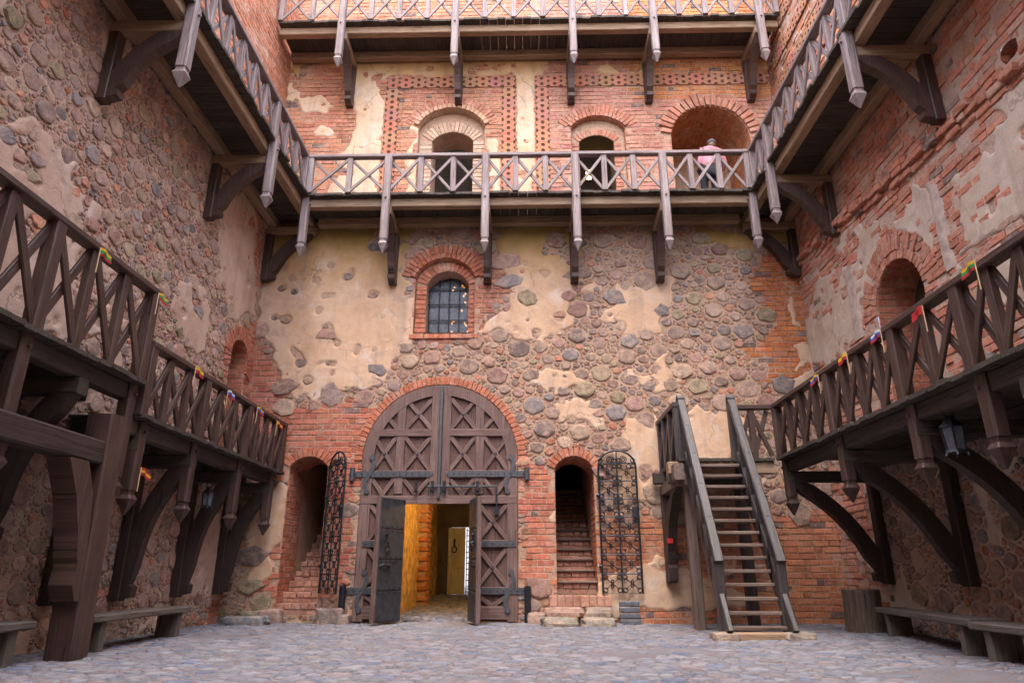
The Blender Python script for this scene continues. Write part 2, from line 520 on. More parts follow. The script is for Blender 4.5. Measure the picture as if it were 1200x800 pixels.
def sheet_obj(name, mat, verts, faces, parent=None, smooth=True, **props):
    off = BASE.get(parent.name, (0, 0, 0)) if parent else (0, 0, 0)
    me = bpy.data.meshes.new(name)
    me.vertices.add(len(verts)); me.loops.add(faces.size); me.polygons.add(len(faces))
    me.vertices.foreach_set('co', (verts - np.array(off)).astype(np.float32).ravel())
    me.loops.foreach_set('vertex_index', faces.astype(np.int32).ravel())
    me.polygons.foreach_set('loop_start', np.arange(0, faces.size, 4, dtype=np.int32))
    me.polygons.foreach_set('loop_total', np.full(len(faces), 4, dtype=np.int32))
    me.polygons.foreach_set('use_smooth', np.full(len(faces), smooth))
    me.update(calc_edges=True); me.validate()
    me.materials.append(MATS[mat])
    o = bpy.data.objects.new(name, me)
    COL.objects.link(o)
    if parent:
        o.parent = parent; BASE[o.name] = off
    for k, v in props.items(): o[k] = v
    return o
def blur(m, r):
    m = m.astype(float)
    for ax in (0, 1):
        for _ in range(2):
            k = 2 * r + 1
            pad = [(0, 0), (0, 0)]; pad[ax] = (r + 1, r)
            c = np.cumsum(np.pad(m, pad, mode='edge'), axis=ax)
            if ax == 0: m = (c[k:] - c[:-k]) / k
            else: m = (c[:, k:] - c[:, :-k]) / k
    return m

def brick_verts(fn, s0, s1, t0, t1, n0, n1, bev=0.006, jit=0.004):
    """one brick on a surface fn(s,t,n): outer edge at n0, bevelled face at n1"""
    r = random.uniform
    o = [(s0, t0), (s1, t0), (s1, t1), (s0, t1)]
    i = [(s0 + bev, t0 + bev), (s1 - bev, t0 + bev), (s1 - bev, t1 - bev), (s0 + bev, t1 - bev)]
    vs = [fn(a, b, n0) for a, b in o]
    vs += [fn(a, b, n1 - bev * 0.8) for a, b in [(x + r(-jit, jit), y + r(-jit, jit) * 0.7) for x, y in o]]
    vs += [fn(a + r(-jit, jit), b + r(-jit, jit) * 0.7, n1 + r(-jit, jit) * 0.6) for a, b in i]
    fs = [(3, 2, 1, 0), (8, 9, 10, 11)]
    for k in range(4):
        l = (k + 1) % 4
        fs += [(k, l, 4 + l, 4 + k), (4 + k, 4 + l, 8 + l, 8 + k)]
    return vs, fs
def emit(parent, pieces, name, rest, mat, nmax=300, smooth=False):
    """pieces = (verts, faces, tint): the largest in the picture become parts, the others one joined part"""
    sc = []
    for i, (v, f, t) in enumerate(pieces):
        a = np.array(v); c = a.mean(0)
        x, y, d = proj(c)
        vis = 0 < x < 1200 and 0 < y < 800 and d > 0
        e = np.linalg.norm(a.max(0) - a.min(0))
        sc.append((e / max(d, 0.2) if vis else 0, i))
    sc.sort(reverse=True)
    top = set(i for s_, i in sc[:nmax] if s_ > 0)
    m = MB()
    for i, (v, f, t) in enumerate(pieces):
        if i in top:
            q = MB(); q.add(v, f, t); q.build(name, mat, parent, smooth)
        else:
            m.add(v, f, t)
    if m.v:
        m.build(rest, mat, parent, smooth, kind='stuff')
def lay_bricks(fn, s0, s1, t0, t1, ok, tint, proud=0.012, rough=0.006, L=0.265, H=0.083, J=0.013, rowoff=0.0, jit=0.004):
    out = []
    row = 0
    t = t0
    while t + H <= t1 + 0.03:
        s = s0 - random.random() * L
        k = random.randint(0, 1)
        wob = random.uniform(-0.003, 0.003)
        while s < s1:
            l = (L if (k % 2 == 0 or random.random() < 0.3) else L * 0.47) + random.uniform(-0.012, 0.012)
            a, b = max(s, s0), min(s + l, s1)
            if b - a > 0.05:
                r = ok(a, b, t, min(t + H, t1))
                if r:
                    if r is not True: a, b = r
                    if b - a > 0.04:
                        n1 = proud + random.uniform(-rough, rough)
                        v, f = brick_verts(fn, a, b, t + wob, min(t + H, t1) + wob, -0.02, n1, jit=jit)
                        out.append((v, f, tint((a + b) / 2, t)))
            s += l + J
            k += 1
        t += H + J
        row += 1
    return out
def arch_ring(fr, vo, w, n0, n1, th=0.085, tint=None, gap=0.012, jit=0.003, a0=None, broken=0.0, ragged=0.0):
    out = []
    a = vo.a if a0 is None else a0
    Rm = vo.R + w / 2
    n = max(5, int(round(2 * a * Rm / th)))
    def fn(s, t, nn):
        return fr.pt(vo.c + (vo.R + t) * math.sin(s), vo.cv + (vo.R + t) * math.cos(s), nn)
    for k in range(n):
        if random.random() < broken: continue
        g = gap / 2 / Rm
        b0 = -a + 2 * a * k / n + g; b1 = -a + 2 * a * (k + 1) / n - g
        r = random.uniform
        vs = []; J = lambda: r(-jit, jit)
        ww = w + r(-ragged, ragged)
        corners = [(b0, 0.003), (b1, 0.003), (b1, ww), (b0, ww)]
        nn = n1 + r(-0.006, 0.006)
        vs = [fn(s_, t_, n0) for s_, t_ in corners] + [fn(s_ + J() / Rm, t_ + J(), nn - 0.005) for s_, t_ in corners]
        cs = (b0 + b1) / 2; ct = ww / 2
        vs += [fn(cs + (s_ - cs) * 0.86, ct + (t_ - ct) * 0.93, nn) for s_, t_ in corners]
        fs = [(3, 2, 1, 0), (8, 9, 10, 11)]
        for q in range(4):
            l = (q + 1) % 4
            fs += [(q, l, 4 + l, 4 + q), (4 + q, 4 + l, 8 + l, 8 + q)]
        out.append((vs, fs, tint(0, 0)))
    return out
def reveal(fr, vo, depth, parent, mat='mortar', n0=0.0, tint=None, bricks=True, name='reveal', floor=True, splay=0.0):
    """inside faces of an opening: a sheet with brick courses laid on it"""
    line = vo.line(24)
    m = MB()
    def at(p, n):
        k = splay * (-n) / depth if depth else 0
        return fr.pt(p[0] + (vo.c - p[0]) * k * 0, p[1], n)
    for i in range(len(line) - 1):
        a, b = line[i], line[i + 1]
        m.add([at(a, n0), at(b, n0), at(b, n0 - depth), at(a, n0 - depth)], [(0, 1, 2, 3)])
    if floor:
        a, b = line[0], line[-1]
        m.add([at(a, n0), at(b, n0), at(b, n0 - depth), at(a, n0 - depth)], [(0, 1, 2, 3)])
    o = m.build(name, mat, parent)
    if bricks:
        seg = []; L = 0
        for i in range(len(line) - 1):
            l = math.dist(line[i], line[i + 1]); seg.append((L, l, line[i], line[i + 1])); L += l
        def fn(s, t, n):
            for (s0, l, a, b) in seg:
                if s <= s0 + l + 1e-9 or s0 + l >= L - 1e-6: break
            k = (s - s0) / l
            u = a[0] + (b[0] - a[0]) * k; v = a[1] + (b[1] - a[1]) * k
            nx, nv = (b[1] - a[1]) / l, -(b[0] - a[0]) / l
            return fr.pt(u + nx * n, v + nv * n, n0 - 0.005 - t)
        pcs = []
        # courses run along the opening's depth
        s = 0.0
        while s < L - 0.05:
            t = -random.random() * 0.2
            while t < depth:
                l = random.choice((0.26, 0.13))
                t0, t1 = max(0.0, t), min(depth, t + l)
                if t1 - t0 > 0.04:
                    v, f = brick_verts(fn, s, min(s + 0.083, L - 0.005), t0, t1, -0.01, 0.008, 0.005, 0.003)
                    pcs.append((v, f, tint(0, 0)))
                t += l + 0.012
            s += 0.096
        emit(o, pcs, 'brick', 'brick_courses', 'brick', 40)
    return o

def pack(u0, u1, v0, v1, accept, classes, aniso=1.25, vis=None, seed=3):
    """dart-throw stones of falling size, then let every one grow until it meets its neighbours"""
    rg = np.random.default_rng(seed)
    cs = 0.45
    H = {}
    st = []
    V0, V1 = v0 * aniso, v1 * aniso
    area = (u1 - u0) * (V1 - V0)
    for (r0, r1, k) in classes:
        rm = (r0 + r1) / 2
        n = int(area / (rm * rm) * k)
        cu = rg.uniform(u0, u1, n); cv = rg.uniform(V0, V1, n); cr = rg.uniform(r0, r1, n)
        okm = accept(cu, cv / aniso, cr)
        if vis is not None: okm &= vis(cu, cv / aniso)
        for u, v, r in zip(cu[okm], cv[okm], cr[okm]):
            gu, gv = int(u // cs), int(v // cs)
            good = True
            for a in (-1, 0, 1):
                for b in (-1, 0, 1):
                    for (x, y, q) in H.get((gu + a, gv + b), ()):
                        if (x - u) ** 2 + (y - v) ** 2 < ((r + q) * 0.95) ** 2:
                            good = False; break
                    if not good: break
                if not good: break
            if good:
                H.setdefault((gu, gv), []).append((u, v, r)); st.append((u, v, r))
    res = []
    K = 8
    for (u, v, r) in st:
        gu, gv = int(u // cs), int(v // cs)
        nb = [(x, y, q) for a in (-1, 0, 1) for b in (-1, 0, 1) for (x, y, q) in H.get((gu + a, gv + b), ()) if (x, y) != (u, v) and (x - u) ** 2 + (y - v) ** 2 < (r * 1.5 + q * 1.5) ** 2]
        ph = rg.random() * 6.28
        ang = ph + np.arange(K) * 2 * math.pi / K + rg.uniform(-0.3, 0.3, K)
        asp = rg.uniform(0.85, 1.55)
        tilt = rg.uniform(-0.5, 0.5)
        rr = r * rg.uniform(1.25, 1.62) * (1 + rg.uniform(-0.27, 0.22, K))
        rr = rr / np.sqrt((np.cos(ang - tilt) / asp) ** 2 + (np.sin(ang - tilt) * asp) ** 2)
        ca, sa = np.cos(ang), np.sin(ang)
        for (x, y, q) in nb:
            dx, dy = x - u, y - v
            d = math.hypot(dx, dy)
            proj_ = (ca * dx + sa * dy) / d
            lim = (d * d + r * r - q * q) / (2 * d)
            m = proj_ > 0.05
            rr[m] = np.minimum(rr[m], np.maximum(0.25 * r, lim / proj_[m] - 0.008 - 0.06 * r))
        pu = u + ca * rr; pv = (v + sa * rr) / aniso
        res.append((u, v / aniso, r, pu, pv))
    return res
def stone_mesh(fn, s, hgt, rg, base=-0.012):
    u, v, r, pu, pv = s
    K = len(pu)
    vs = [fn(a, b, base) for a, b in zip(pu, pv)]
    du, dv = rg.uniform(-0.2, 0.2, 2) * r
    tl = rg.uniform(-0.25, 0.25, 2)
    def H(a, b): return 1 + tl[0] * (a - u) / r + tl[1] * (b - v) / r
    for k, hh, j in ((0.94, 0.72, 0.10), (0.70, 0.97, 0.13)):
        for a, b in zip(pu, pv):
            x = u + (a - u) * k + du * (1 - k); y = v + (b - v) * k + dv * (1 - k)
            vs.append(fn(x, y, hgt * hh * H(x, y) * (1 + rg.uniform(-j, j))))
    vs.append(fn(u + du, v + dv, hgt * (1 + rg.uniform(-0.12, 0.05))))
    fs = []
    for q in (0, 1):
        for i in range(K):
            l = (i + 1) % K
            fs.append((q * K + i, q * K + l, (q + 1) * K + l, (q + 1) * K + i))
    for i in range(K):
        fs.append((2 * K + i, 2 * K + (i + 1) % K, 3 * K))
    return vs, fs
STONE_T = [(0.26, 0.185, 0.155), (0.31, 0.21, 0.17), (0.26, 0.15, 0.125), (0.25, 0.20, 0.13), (0.20, 0.17, 0.165), (0.34, 0.24, 0.18), (0.30, 0.18, 0.15), (0.22, 0.16, 0.145), (0.29, 0.20, 0.165)]
def stone_tint(chip=0.0, mul=1.0):
    if random.random() < chip:
        c = random.choice(((0.34, 0.13, 0.08), (0.30, 0.15, 0.10), (0.40, 0.19, 0.12)))
    else:
        c = random.choice(STONE_T)
    k = random.uniform(0.82, 1.38) * mul
    return tuple(x * k for x in c)
def make_wall(fr, u0, u1, v0, v1, voids, substrate, plaster, mort, pls, btint, label, classes, chip=0.15, hmax=0.055, seed=5,
              pthick=0.022, brough=0.004, noplaster=(), nstone=300, nbrick=300, holes=(), smul=1.0, pl2=None):
    """one masonry wall: mortar body, brick courses, field stones, plaster coat. substrate(u,v)->bool brick; plaster(u,v)->bool"""
    U = np.arange(u0, u1 + 0.03, 0.07); V = np.arange(v0, v1 + 0.03, 0.07)
    uu, vv = np.meshgrid(U, V, indexing='ij')
    h = (fbm(uu, vv, 3.0, 4, seed) - 0.5) * 0.03
    verts, faces = grid_mesh(fr, U, V, np.ones(uu.shape, bool), h, voids)
    wall = sheet_obj('courtyard_wall', mort, verts, faces)
    tag(wall, label, 'wall')
    # plaster field
    pu = np.arange(u0, u1 + 0.015, 0.03); pv = np.arange(v0, v1 + 0.015, 0.03)
    a, b = np.meshgrid(pu, pv, indexing='ij')
    w1 = (fbm(a, b, 2.2, 5, seed + 3) - 0.5) * 0.6 + (fbm(a, b, 11, 2, seed + 4) - 0.5) * 0.16; w2 = (fbm(a, b, 2.2, 5, seed + 9) - 0.5) * 0.6 + (fbm(a, b, 11, 2, seed + 8) - 0.5) * 0.16
    msk = plaster(a + w1, b + w2)
    pit = fbm(a, b, 4.5, 4, seed + 21)
    msk &= (pit < 0.70) & (fbm(a, b, 11, 3, seed + 51) < 0.80)
    for (n0_, n1_, n2_, n3_) in noplaster: msk &= ~((a > n0_) & (a < n1_) & (b > n2_) & (b < n3_))
    fld2 = blur(msk, 4)
    for (hu, hv, hr) in holes:
        msk &= ((a - hu) ** 2 + ((b - hv) * 1.25) ** 2) > (hr * 0.6 * (0.7 + 0.7 * fbm(a, b, 9, 2, seed))) ** 2
    P = fr.O + a[..., None] * fr.U + b[..., None] * fr.V
    vv_ = P - CAM
    dd = vv_ @ FW
    px = 600 + F * (vv_ @ RT) / np.maximum(dd, 0.1); py = 400 - F * (vv_ @ UP) / np.maximum(dd, 0.1)
    seen = (dd > 0.3) & (px > -150) & (px < 1350) & (py > -120) & (py < 900)
    fld = blur(msk, 1)
    s = np.clip((fld - 0.42) / 0.4, 0, 1); s = s * s * (3 - 2 * s)
    th = pthick * (0.75 + 0.5 * fbm(a, b, 1.5, 4, seed + 2)) + (fbm(a, b, 9, 3, seed + 5) - 0.5) * 0.012
    hh = -0.022 + (th + 0.022) * s
    def fat(u, v, f=fld):
        i = np.clip(((np.asarray(u) - u0) / 0.03).round().astype(int), 0, f.shape[0] - 1)
        j = np.clip(((np.asarray(v) - v0) / 0.03).round().astype(int), 0, f.shape[1] - 1)
        return f[i, j]
    if msk.any():
        for nm, mt, sel in ((('plaster', pls, None),) if pl2 is None else (('plaster', pls, b <= pl2[1]), ('plaster', pl2[0], b > pl2[1]))):
            kp = (fld > 0.36) & seen
            if sel is not None: kp = kp & sel
            vs, fc = grid_mesh(fr, pu, pv, kp, hh, voids)
            if len(fc): sheet_obj(nm, mt, vs, fc, wall)
    # bricks
    def ok(x0, x1, t0, t1):
        c = (x0 + x1) / 2; m = (t0 + t1) / 2
        wu = c + (float(fbm(c, m, 2.0, 3, seed + 31)) - 0.5) * 0.5; wv = m + (float(fbm(c, m, 2.0, 3, seed + 37)) - 0.5) * 0.4
        if not bool(substrate(np.array(wu), np.array(wv))): return False
        if fat(c, m, fld2) > 0.97: return False
        if not in_frame(fr.pt(c, m)): return False
        for vo in voids:
            if vo.inside(c, m, vo.ring * 0.85, 0.0): return False
            if t0 < vo.vs and t1 > vo.v0:
                if x0 < vo.u0 < x1: x1 = vo.u0 - 0.004
                elif x0 < vo.u1 < x1: x0 = vo.u1 + 0.004
        return (x0, x1)
    fn = lambda s_, t_, n_: fr.pt(s_, t_, n_)
    bricks = lay_bricks(fn, u0, u1, v0 + 0.01, v1, ok, btint, 0.010, brough, J=0.017)
    emit(wall, bricks, 'brick', 'brick_courses', 'brick', nbrick)
    # stones
    def acc(x, y, r):
        wu = x + (fbm(x, y, 2.0, 3, seed + 31) - 0.5) * 0.5; wv = y + (fbm(x, y, 2.0, 3, seed + 37) - 0.5) * 0.4
        g = ~substrate(wu, wv)
        g &= fat(x, y, fld2) < 0.72
        for vo in voids: g &= ~vo.inside(x, y, vo.ring + r * 0.8, r * 0.9)
        return g
    def vis(x, y):
        p = fr.O + x[:, None] * fr.U + y[:, None] * fr.V - CAM
        d = np.maximum(p @ FW, 0.05)
        X = 600 + F * (p @ RT) / d; Y = 400 - F * (p @ UP) / d
        return ((p @ FW) > 0.3) & (X > -150) & (X < 1350) & (Y > -120) & (Y < 900)
    st = pack(u0 + 0.1, u1 - 0.1, v0 + 0.05, v1 - 0.1, acc, classes, 1.25, vis, seed)
    for (hu, hv, hr) in holes:
        an = np.arange(11) * 2 * math.pi / 11
        rr = hr * 0.6 * (1 + RNG.uniform(-0.15, 0.15, 11))
        st.append((hu, hv, hr, hu + np.cos(an) * rr, hv + np.sin(an) * rr / 1.25))
    rg = np.random.default_rng(seed)
    pcs = []
    for q in st:
        hgt = min(hmax, 0.010 + q[2] * 0.13) * rg.uniform(0.5, 1.4)
        v, f = stone_mesh(fn, q, hgt, rg)
        pcs.append((v, f, stone_tint(chip if q[2] < 0.1 else 0.0, smul)))
    emit(wall, pcs, 'stone', 'small_stones', 'stone', nstone, smooth=False)
    return wall

# ------------------------------------------------------------------ levels and plan (metres)
XL, XR = -5.05, 5.20            # faces of the side walls
D1, D1N, D2, D3 = 2.42, 2.77, 7.38, 11.40      # gallery floors
G1L, G1R = -4.22, 3.80          # outer edges of the lower galleries
G2L, G2R, G2Y = -4.02, 4.14, -1.0
ZTOP = 13.3

# ------------------------------------------------------------------ ground
gm = MB()
gm.add([(-150, -150, -0.06), (150, -150, -0.06), (150, 150, -0.06), (-150, 150, -0.06)], [(0, 1, 2, 3)])
gnd = gm.build('ground', 'soil', None, kind='structure')
FG = Frame((0, 0, 0), (1, 0, 0), (0, 1, 0), (0, 0, 1))
def gheight(x, y):
    return (fbm(x, y, 0.8, 4, 2.0) - 0.5) * 0.05
gx = np.arange(XL - 0.1, XR + 0.15, 0.08); gy = np.arange(-9.0, 0.9, 0.08)
ga, gb = np.meshgrid(gx, gy, indexing='ij')
gv, gf = grid_mesh(FG, gx, gy, np.ones(ga.shape, bool), gheight(ga, gb) + (fbm(ga, gb, 6, 3, 1) - 0.5) * 0.015, [])
yard = sheet_obj('courtyard_ground', 'sand', gv, gf, kind='structure')
COB_T = [(0.16, 0.155, 0.175), (0.15, 0.155, 0.185), (0.11, 0.125, 0.175), (0.18, 0.15, 0.155), (0.185, 0.18, 0.20), (0.165, 0.14, 0.148), (0.15, 0.155, 0.165), (0.195, 0.19, 0.205)]
def cob_tint():
    c = random.choice(COB_T); k = random.uniform(1.0, 1.5)
    return tuple(x * k for x in c)
def visg(x, y):
    p = np.stack([x, y, 0 * x], 1) - CAM
    d = np.maximum(p @ FW, 0.05)
    X = 600 + F * (p @ RT) / d; Y = 400 - F * (p @ UP) / d
    return ((p @ FW) > 0.3) & (X > -120) & (X < 1320) & (Y < 880)
def gacc(x, y, r):
    return (fbm(x, y, 1.1, 3, 8) < 0.66)
cst = pack(XL + 0.05, XR - 0.05, -8.0, 0.85, gacc, [(0.09, 0.12, 0.3), (0.06, 0.085, 1.2), (0.04, 0.06, 2.0), (0.024, 0.036, 1.6)], 1.15, visg, 4)
rg0 = np.random.default_rng(9)
pcs = []
for q in cst:
    hg = float(gheight(q[0], q[1]))
    fn = lambda a, b, n, hg=hg: FG.pt(a, b, n + hg)
    v, f = stone_mesh(fn, q, (0.005 + 0.06 * q[2]) * rg0.uniform(0.5, 1.4), rg0)
    pcs.append((v, f, cob_tint()))
emit(yard, pcs, 'cobblestone', 'cobbles', 'cobble', 300, smooth=True)

# ------------------------------------------------------------------ back wall
FB = Frame((0, 0, 0), (1, 0, 0), (0, 0, 1), (0, -1, 0))
V_gate = Void(-2.87, -0.14, -0.3, 2.635, 4.0, 0.14)
V_ldoor = Void(-4.14, -3.46, 0.12, 2.52, 2.71, 0.14)
V_rdoor = Void(0.49, 1.17, 0.42, 2.48, 2.70, 0.14)
V_win = Void(-2.10, -0.95, 4.97, 6.12, 6.53, 0.28)
V_d1 = Void(-2.2, -0.81, D2 - 0.02, 9.58, 10.0, 0.14)
V_d2 = Void(0.97, 2.09, D2 - 0.02, 9.50, 9.76, 0.16)
V_nic = Void(3.02, 4.64, D2 - 0.02, 9.30, 9.98, 0.30)
VB = [V_gate, V_ldoor, V_rdoor, V_win, V_d1, V_d2, V_nic]
def bpoly(pts):
    return [tuple(PY(x, y, 0.0)[[0, 2]]) for x, y in pts]
def anyp(polys, u, v):
    r = np.zeros(np.broadcast(u, v).shape, bool)
    for p in polys: r |= in_poly(u, v, p)
    return r
BR = [bpoly(p) for p in (
    [(290, 470), (440, 470), (425, 520), (415, 640), (405, 700), (330, 700), (300, 690), (285, 600)],
    [(290, 392), (312, 400), (326, 425), (332, 475), (290, 475)],
    [(605, 545), (640, 537), (700, 545), (705, 690), (605, 690)],
    [(690, 560), (730, 610), (880, 600), (1010, 590), (1010, 735), (690, 735)],
    [(885, 300), (965, 300), (965, 450), (905, 452), (868, 405), (905, 388), (880, 340)],
    [(470, 300), (520, 283), (585, 300), (592, 365), (572, 378), (560, 402), (483, 402), (480, 330)],
    [(100, -90), (1100, -90), (1100, 264), (100, 264)],
    [(455, 268), (480, 268), (480, 285), (455, 285)])]
PL = [bpoly(p) for p in (
    [(290, 262), (486, 262), (470, 300), (480, 335), (486, 400), (476, 412), (452, 440), (420, 463), (340, 468), (328, 440), (314, 402), (290, 390)],
    [(572, 262), (685, 262), (690, 300), (672, 345), (668, 372), (640, 398), (602, 392), (562, 400), (562, 378), (592, 362), (588, 300)],
    [(718, 338), (790, 330), (778, 395), (745, 402), (712, 372)],
    [(618, 432), (672, 428), (690, 442), (660, 464), (622, 456)],
    [(745, 490), (800, 478), (860, 490), (905, 500), (850, 565), (785, 590), (735, 590), (715, 545)],
    [(670, 690), (800, 655), (880, 700), (890, 715), (690, 720)],
    [(925, 395), (965, 395), (965, 465), (930, 455)],
    [(282, 590), (335, 560), (338, 610), (322, 680), (282, 700)],
    [(412, 95), (452, 88), (456, 240), (372, 240), (402, 180), (418, 130)],
    [(345, 104), (378, 108), (396, 128), (352, 138)],
    [(320, 60), (640, 60), (640, 90), (450, 92), (425, 96), (380, 80), (320, 78)],
    [(604, 85), (630, 85), (630, 240), (604, 240)],
    [(700, 76), (760, 82), (750, 90), (690, 92)],
    [(480, 140), (492, 150), (492, 235), (470, 235)],
    [(568, 150), (590, 170), (590, 235), (568, 235)],
    [(640, 470), (700, 468), (720, 490), (690, 500), (650, 495)],
    [(800, 265), (960, 265), (960, 290), (850, 292)])]
def sub_back(u, v): return anyp(BR, u, v)
def pla_back(u, v):
    r = anyp(PL, u, v)
    n = fbm(u, v, 1.6, 4, 41)
    return r | ((n > 0.70) & (v < 7.2) & (v > 0.8) & (u > 0.2)) | ((n > 0.66) & (v > 7.3) & (v < 11.3) & (u < 0.3))
def tint_back(u, v):
    if v > 7.3:
        c = (0.48, 0.185, 0.07) if (u > 2.2 and v > 10.1) else ((0.45, 0.205, 0.15) if u > 0.2 else (0.46, 0.195, 0.115))
    elif u > 3.0 and v > 3: c = (0.48, 0.155, 0.05)
    elif u > 1.0: c = (0.45, 0.17, 0.085)
    elif v > 4.5: c = (0.40, 0.16, 0.10)
    else: c = (0.44, 0.145, 0.09)
    r = random.random()
    if r < 0.05: c = (0.17, 0.11, 0.10)
    elif r < 0.16: c = (c[0] * 0.8, c[1] * 0.72, c[2] * 0.75)
    k = random.uniform(0.8, 1.2)
    return (c[0] * k, c[1] * k * random.uniform(0.9, 1.1), c[2] * k)
bh = []
for (x, y, r) in ((352, 425, 0.17), (361, 446, 0.14), (437, 346, 0.16), (350, 402, 0.06), (330, 338, 0.13), (345, 342, 0.12), (335, 375, 0.16), (322, 372, 0.10),
                  (480, 300, 0.15), (384, 426, 0.07), (438, 410, 0.08), (448, 372, 0.07), (467, 405, 0.05), (390, 396, 0.05), (612, 318, 0.09),
                  (618, 375, 0.06), (625, 388, 0.07), (600, 410, 0.06), (655, 345, 0.05), (548, 288, 0.12), (507, 274, 0.11)):
    p = PY(x, y); bh.append((p[0], p[2], r))
TB = 0.28
NOP = [(-2.93, -0.17, 10.52, 10.82), (-2.93, -2.63, 7.4, 10.6), (-0.47, -0.17, 7.4, 10.6), (0.24, 5.2, 10.51, 10.81), (0.24, 0.54, 7.4, 10.6)]
CL = [(0.17, 0.24, 0.30), (0.11, 0.16, 0.8), (0.07, 0.10, 1.8), (0.04, 0.065, 2.4), (0.018, 0.035, 1.6)]
back = make_wall(FB, XL - 0.12, XR + 0.12, -0.12, ZTOP, VB, sub_back, pla_back, 'mortar', 'plaster', tint_back,
                 'tall back wall of the courtyard with the arched gate, plaster, brick and field stones', CL, 0.25, 0.06, 5, holes=bh, noplaster=NOP, pl2=('plaster_upper', 7.32))
def tb(c):
    def f(u, v):
        k = random.uniform(0.78, 1.16); h = random.uniform(0.93, 1.07)
        return (c[0] * k, c[1] * k * h, c[2] * k * h)
    return f
T_RED, T_PINK, T_ORG = tb((0.45, 0.15, 0.085)), tb((0.46, 0.195, 0.13)), tb((0.46, 0.17, 0.065))
rings = []
rings += arch_ring(FB, V_gate, 0.145, -0.03, 0.03, 0.085, T_RED)
rings += arch_ring(FB, V_ldoor, 0.15, -0.03, 0.028, 0.085, T_RED)
rings += arch_ring(FB, V_rdoor, 0.15, -0.03, 0.028, 0.085, T_RED)
rings += arch_ring(FB, V_win, 0.10, -0.03, 0.045, 0.10, T_RED)
vw2 = Void(-2.20, -0.85, 4.97, 6.12, 6.63)
rings += arch_ring(FB, vw2, 0.17, -0.03, 0.04, 0.09, T_RED)
rings += arch_ring(FB, V_d1, 0.10, -0.03, 0.06, 0.10, tb((0.55, 0.34, 0.22)))
vd1b = Void(-2.30, -0.71, D2, 9.58, 10.1)
rings += arch_ring(FB, vd1b, 0.2, -0.03, 0.02, 0.085, T_PINK)
rings += arch_ring(FB, V_d2, 0.09, -0.03, 0.05, 0.09, T_PINK)
vd2b = Void(0.88, 2.18, D2, 9.50, 9.85)
rings += arch_ring(FB, vd2b, 0.2, -0.03, 0.025, 0.085, T_PINK)
rings += arch_ring(FB, V_nic, 0.26, -0.05, 0.055, 0.125, T_PINK, gap=0.035, jit=0.008, ragged=0.05)
emit(back, rings, 'voussoir', 'voussoirs', 'brick', 290)
for vo, dp in ((V_gate, 0.5), (V_ldoor, 0.8), (V_rdoor, 0.9), (V_nic, 1.5)):
    reveal(FB, vo, dp, back, tint=T_ORG if vo is V_nic else T_RED, floor=vo is not V_gate)
# stepped brick orders of the window and the two upper doorways
def order(outer, inner, n0, n1, tint, parent, dpt, imat='plaster_left'):
    """ring-shaped step between two concentric openings: a flat sheet with bricks laid round it, then the inner reveal"""
    reveal(FB, outer, -n0, parent, tint=tint, floor=True, name='outer_reveal')
    m = MB()
    a = outer.line(24); b = inner.line(24)
    for i in range(len(a) - 1):
        m.add([FB.pt(*a[i], n0), FB.pt(*a[i + 1], n0), FB.pt(*b[i + 1], n0), FB.pt(*b[i], n0)], [(0, 1, 2, 3)])
    o = m.build('step_face', 'mortar', parent)
    w = inner.u0 - outer.u0
    pc = arch_ring(FB, inner, min(w * 0.9, outer.vt - inner.vt), n0 - 0.01, n0 + 0.02, 0.085, tint)
    for sgn, ue in ((-1, inner.u0), (1, inner.u1)):
        z = inner.v0
        while z < inner.vs - 0.05:
            u_a, u_b = (ue - w * 0.92, ue - 0.004) if sgn < 0 else (ue + 0.004, ue + w * 0.92)
            v, f = brick_verts(lambda s_, t_, n_: FB.pt(s_, t_, n_), u_a, u_b, z, z + 0.083, n0 - 0.01, n0 + 0.02)
            pc.append((v, f, tint(0, 0))); z += 0.096
    emit(o, pc, 'brick', 'brick_courses', 'brick', 60)
    # inner reveal starts at n0
    line = inner.line(24)
    m = MB()
    for i in range(len(line) - 1):
        m.add([FB.pt(*line[i], n0), FB.pt(*line[i + 1], n0), FB.pt(*line[i + 1], n0 - dpt), FB.pt(*line[i], n0 - dpt)], [(0, 1, 2, 3)])
    m.add([FB.pt(*line[0], n0), FB.pt(*line[-1], n0), FB.pt(*line[-1], n0 - dpt), FB.pt(*line[0], n0 - dpt)], [(0, 1, 2, 3)])
    m.build('inner_reveal', imat, parent)
V_wini = Void(-1.89, -1.08, 5.05, 6.02, 6.31)
V_d1i = Void(-1.92, -1.06, D2, 9.30, 9.52)
V_d2i = Void(1.14, 1.86, D2, 9.22, 9.38)
order(V_win, V_wini, -0.12, 0, T_RED, back, 0.42)
order(V_d1, V_d1i, -0.14, 0, tb((0.52, 0.36, 0.26)), back, 0.6)
order(V_d2, V_d2i, -0.12, 0, T_PINK, back, 0.6, 'dark_room')
# brick sill under the window
m = []
x = -2.16
while x < -0.9:
    l = random.uniform(0.2, 0.27)
    v, f = brick_verts(lambda s_, t_, n_: FB.pt(s_, t_, n_), x, min(x + l, -0.88), 4.88, 4.965, -0.05, 0.05)
    m.append((v, f, T_RED(0, 0))); x += l + 0.012
emit(back, m, 'sill_brick', 'sill_bricks', 'brick', 20)

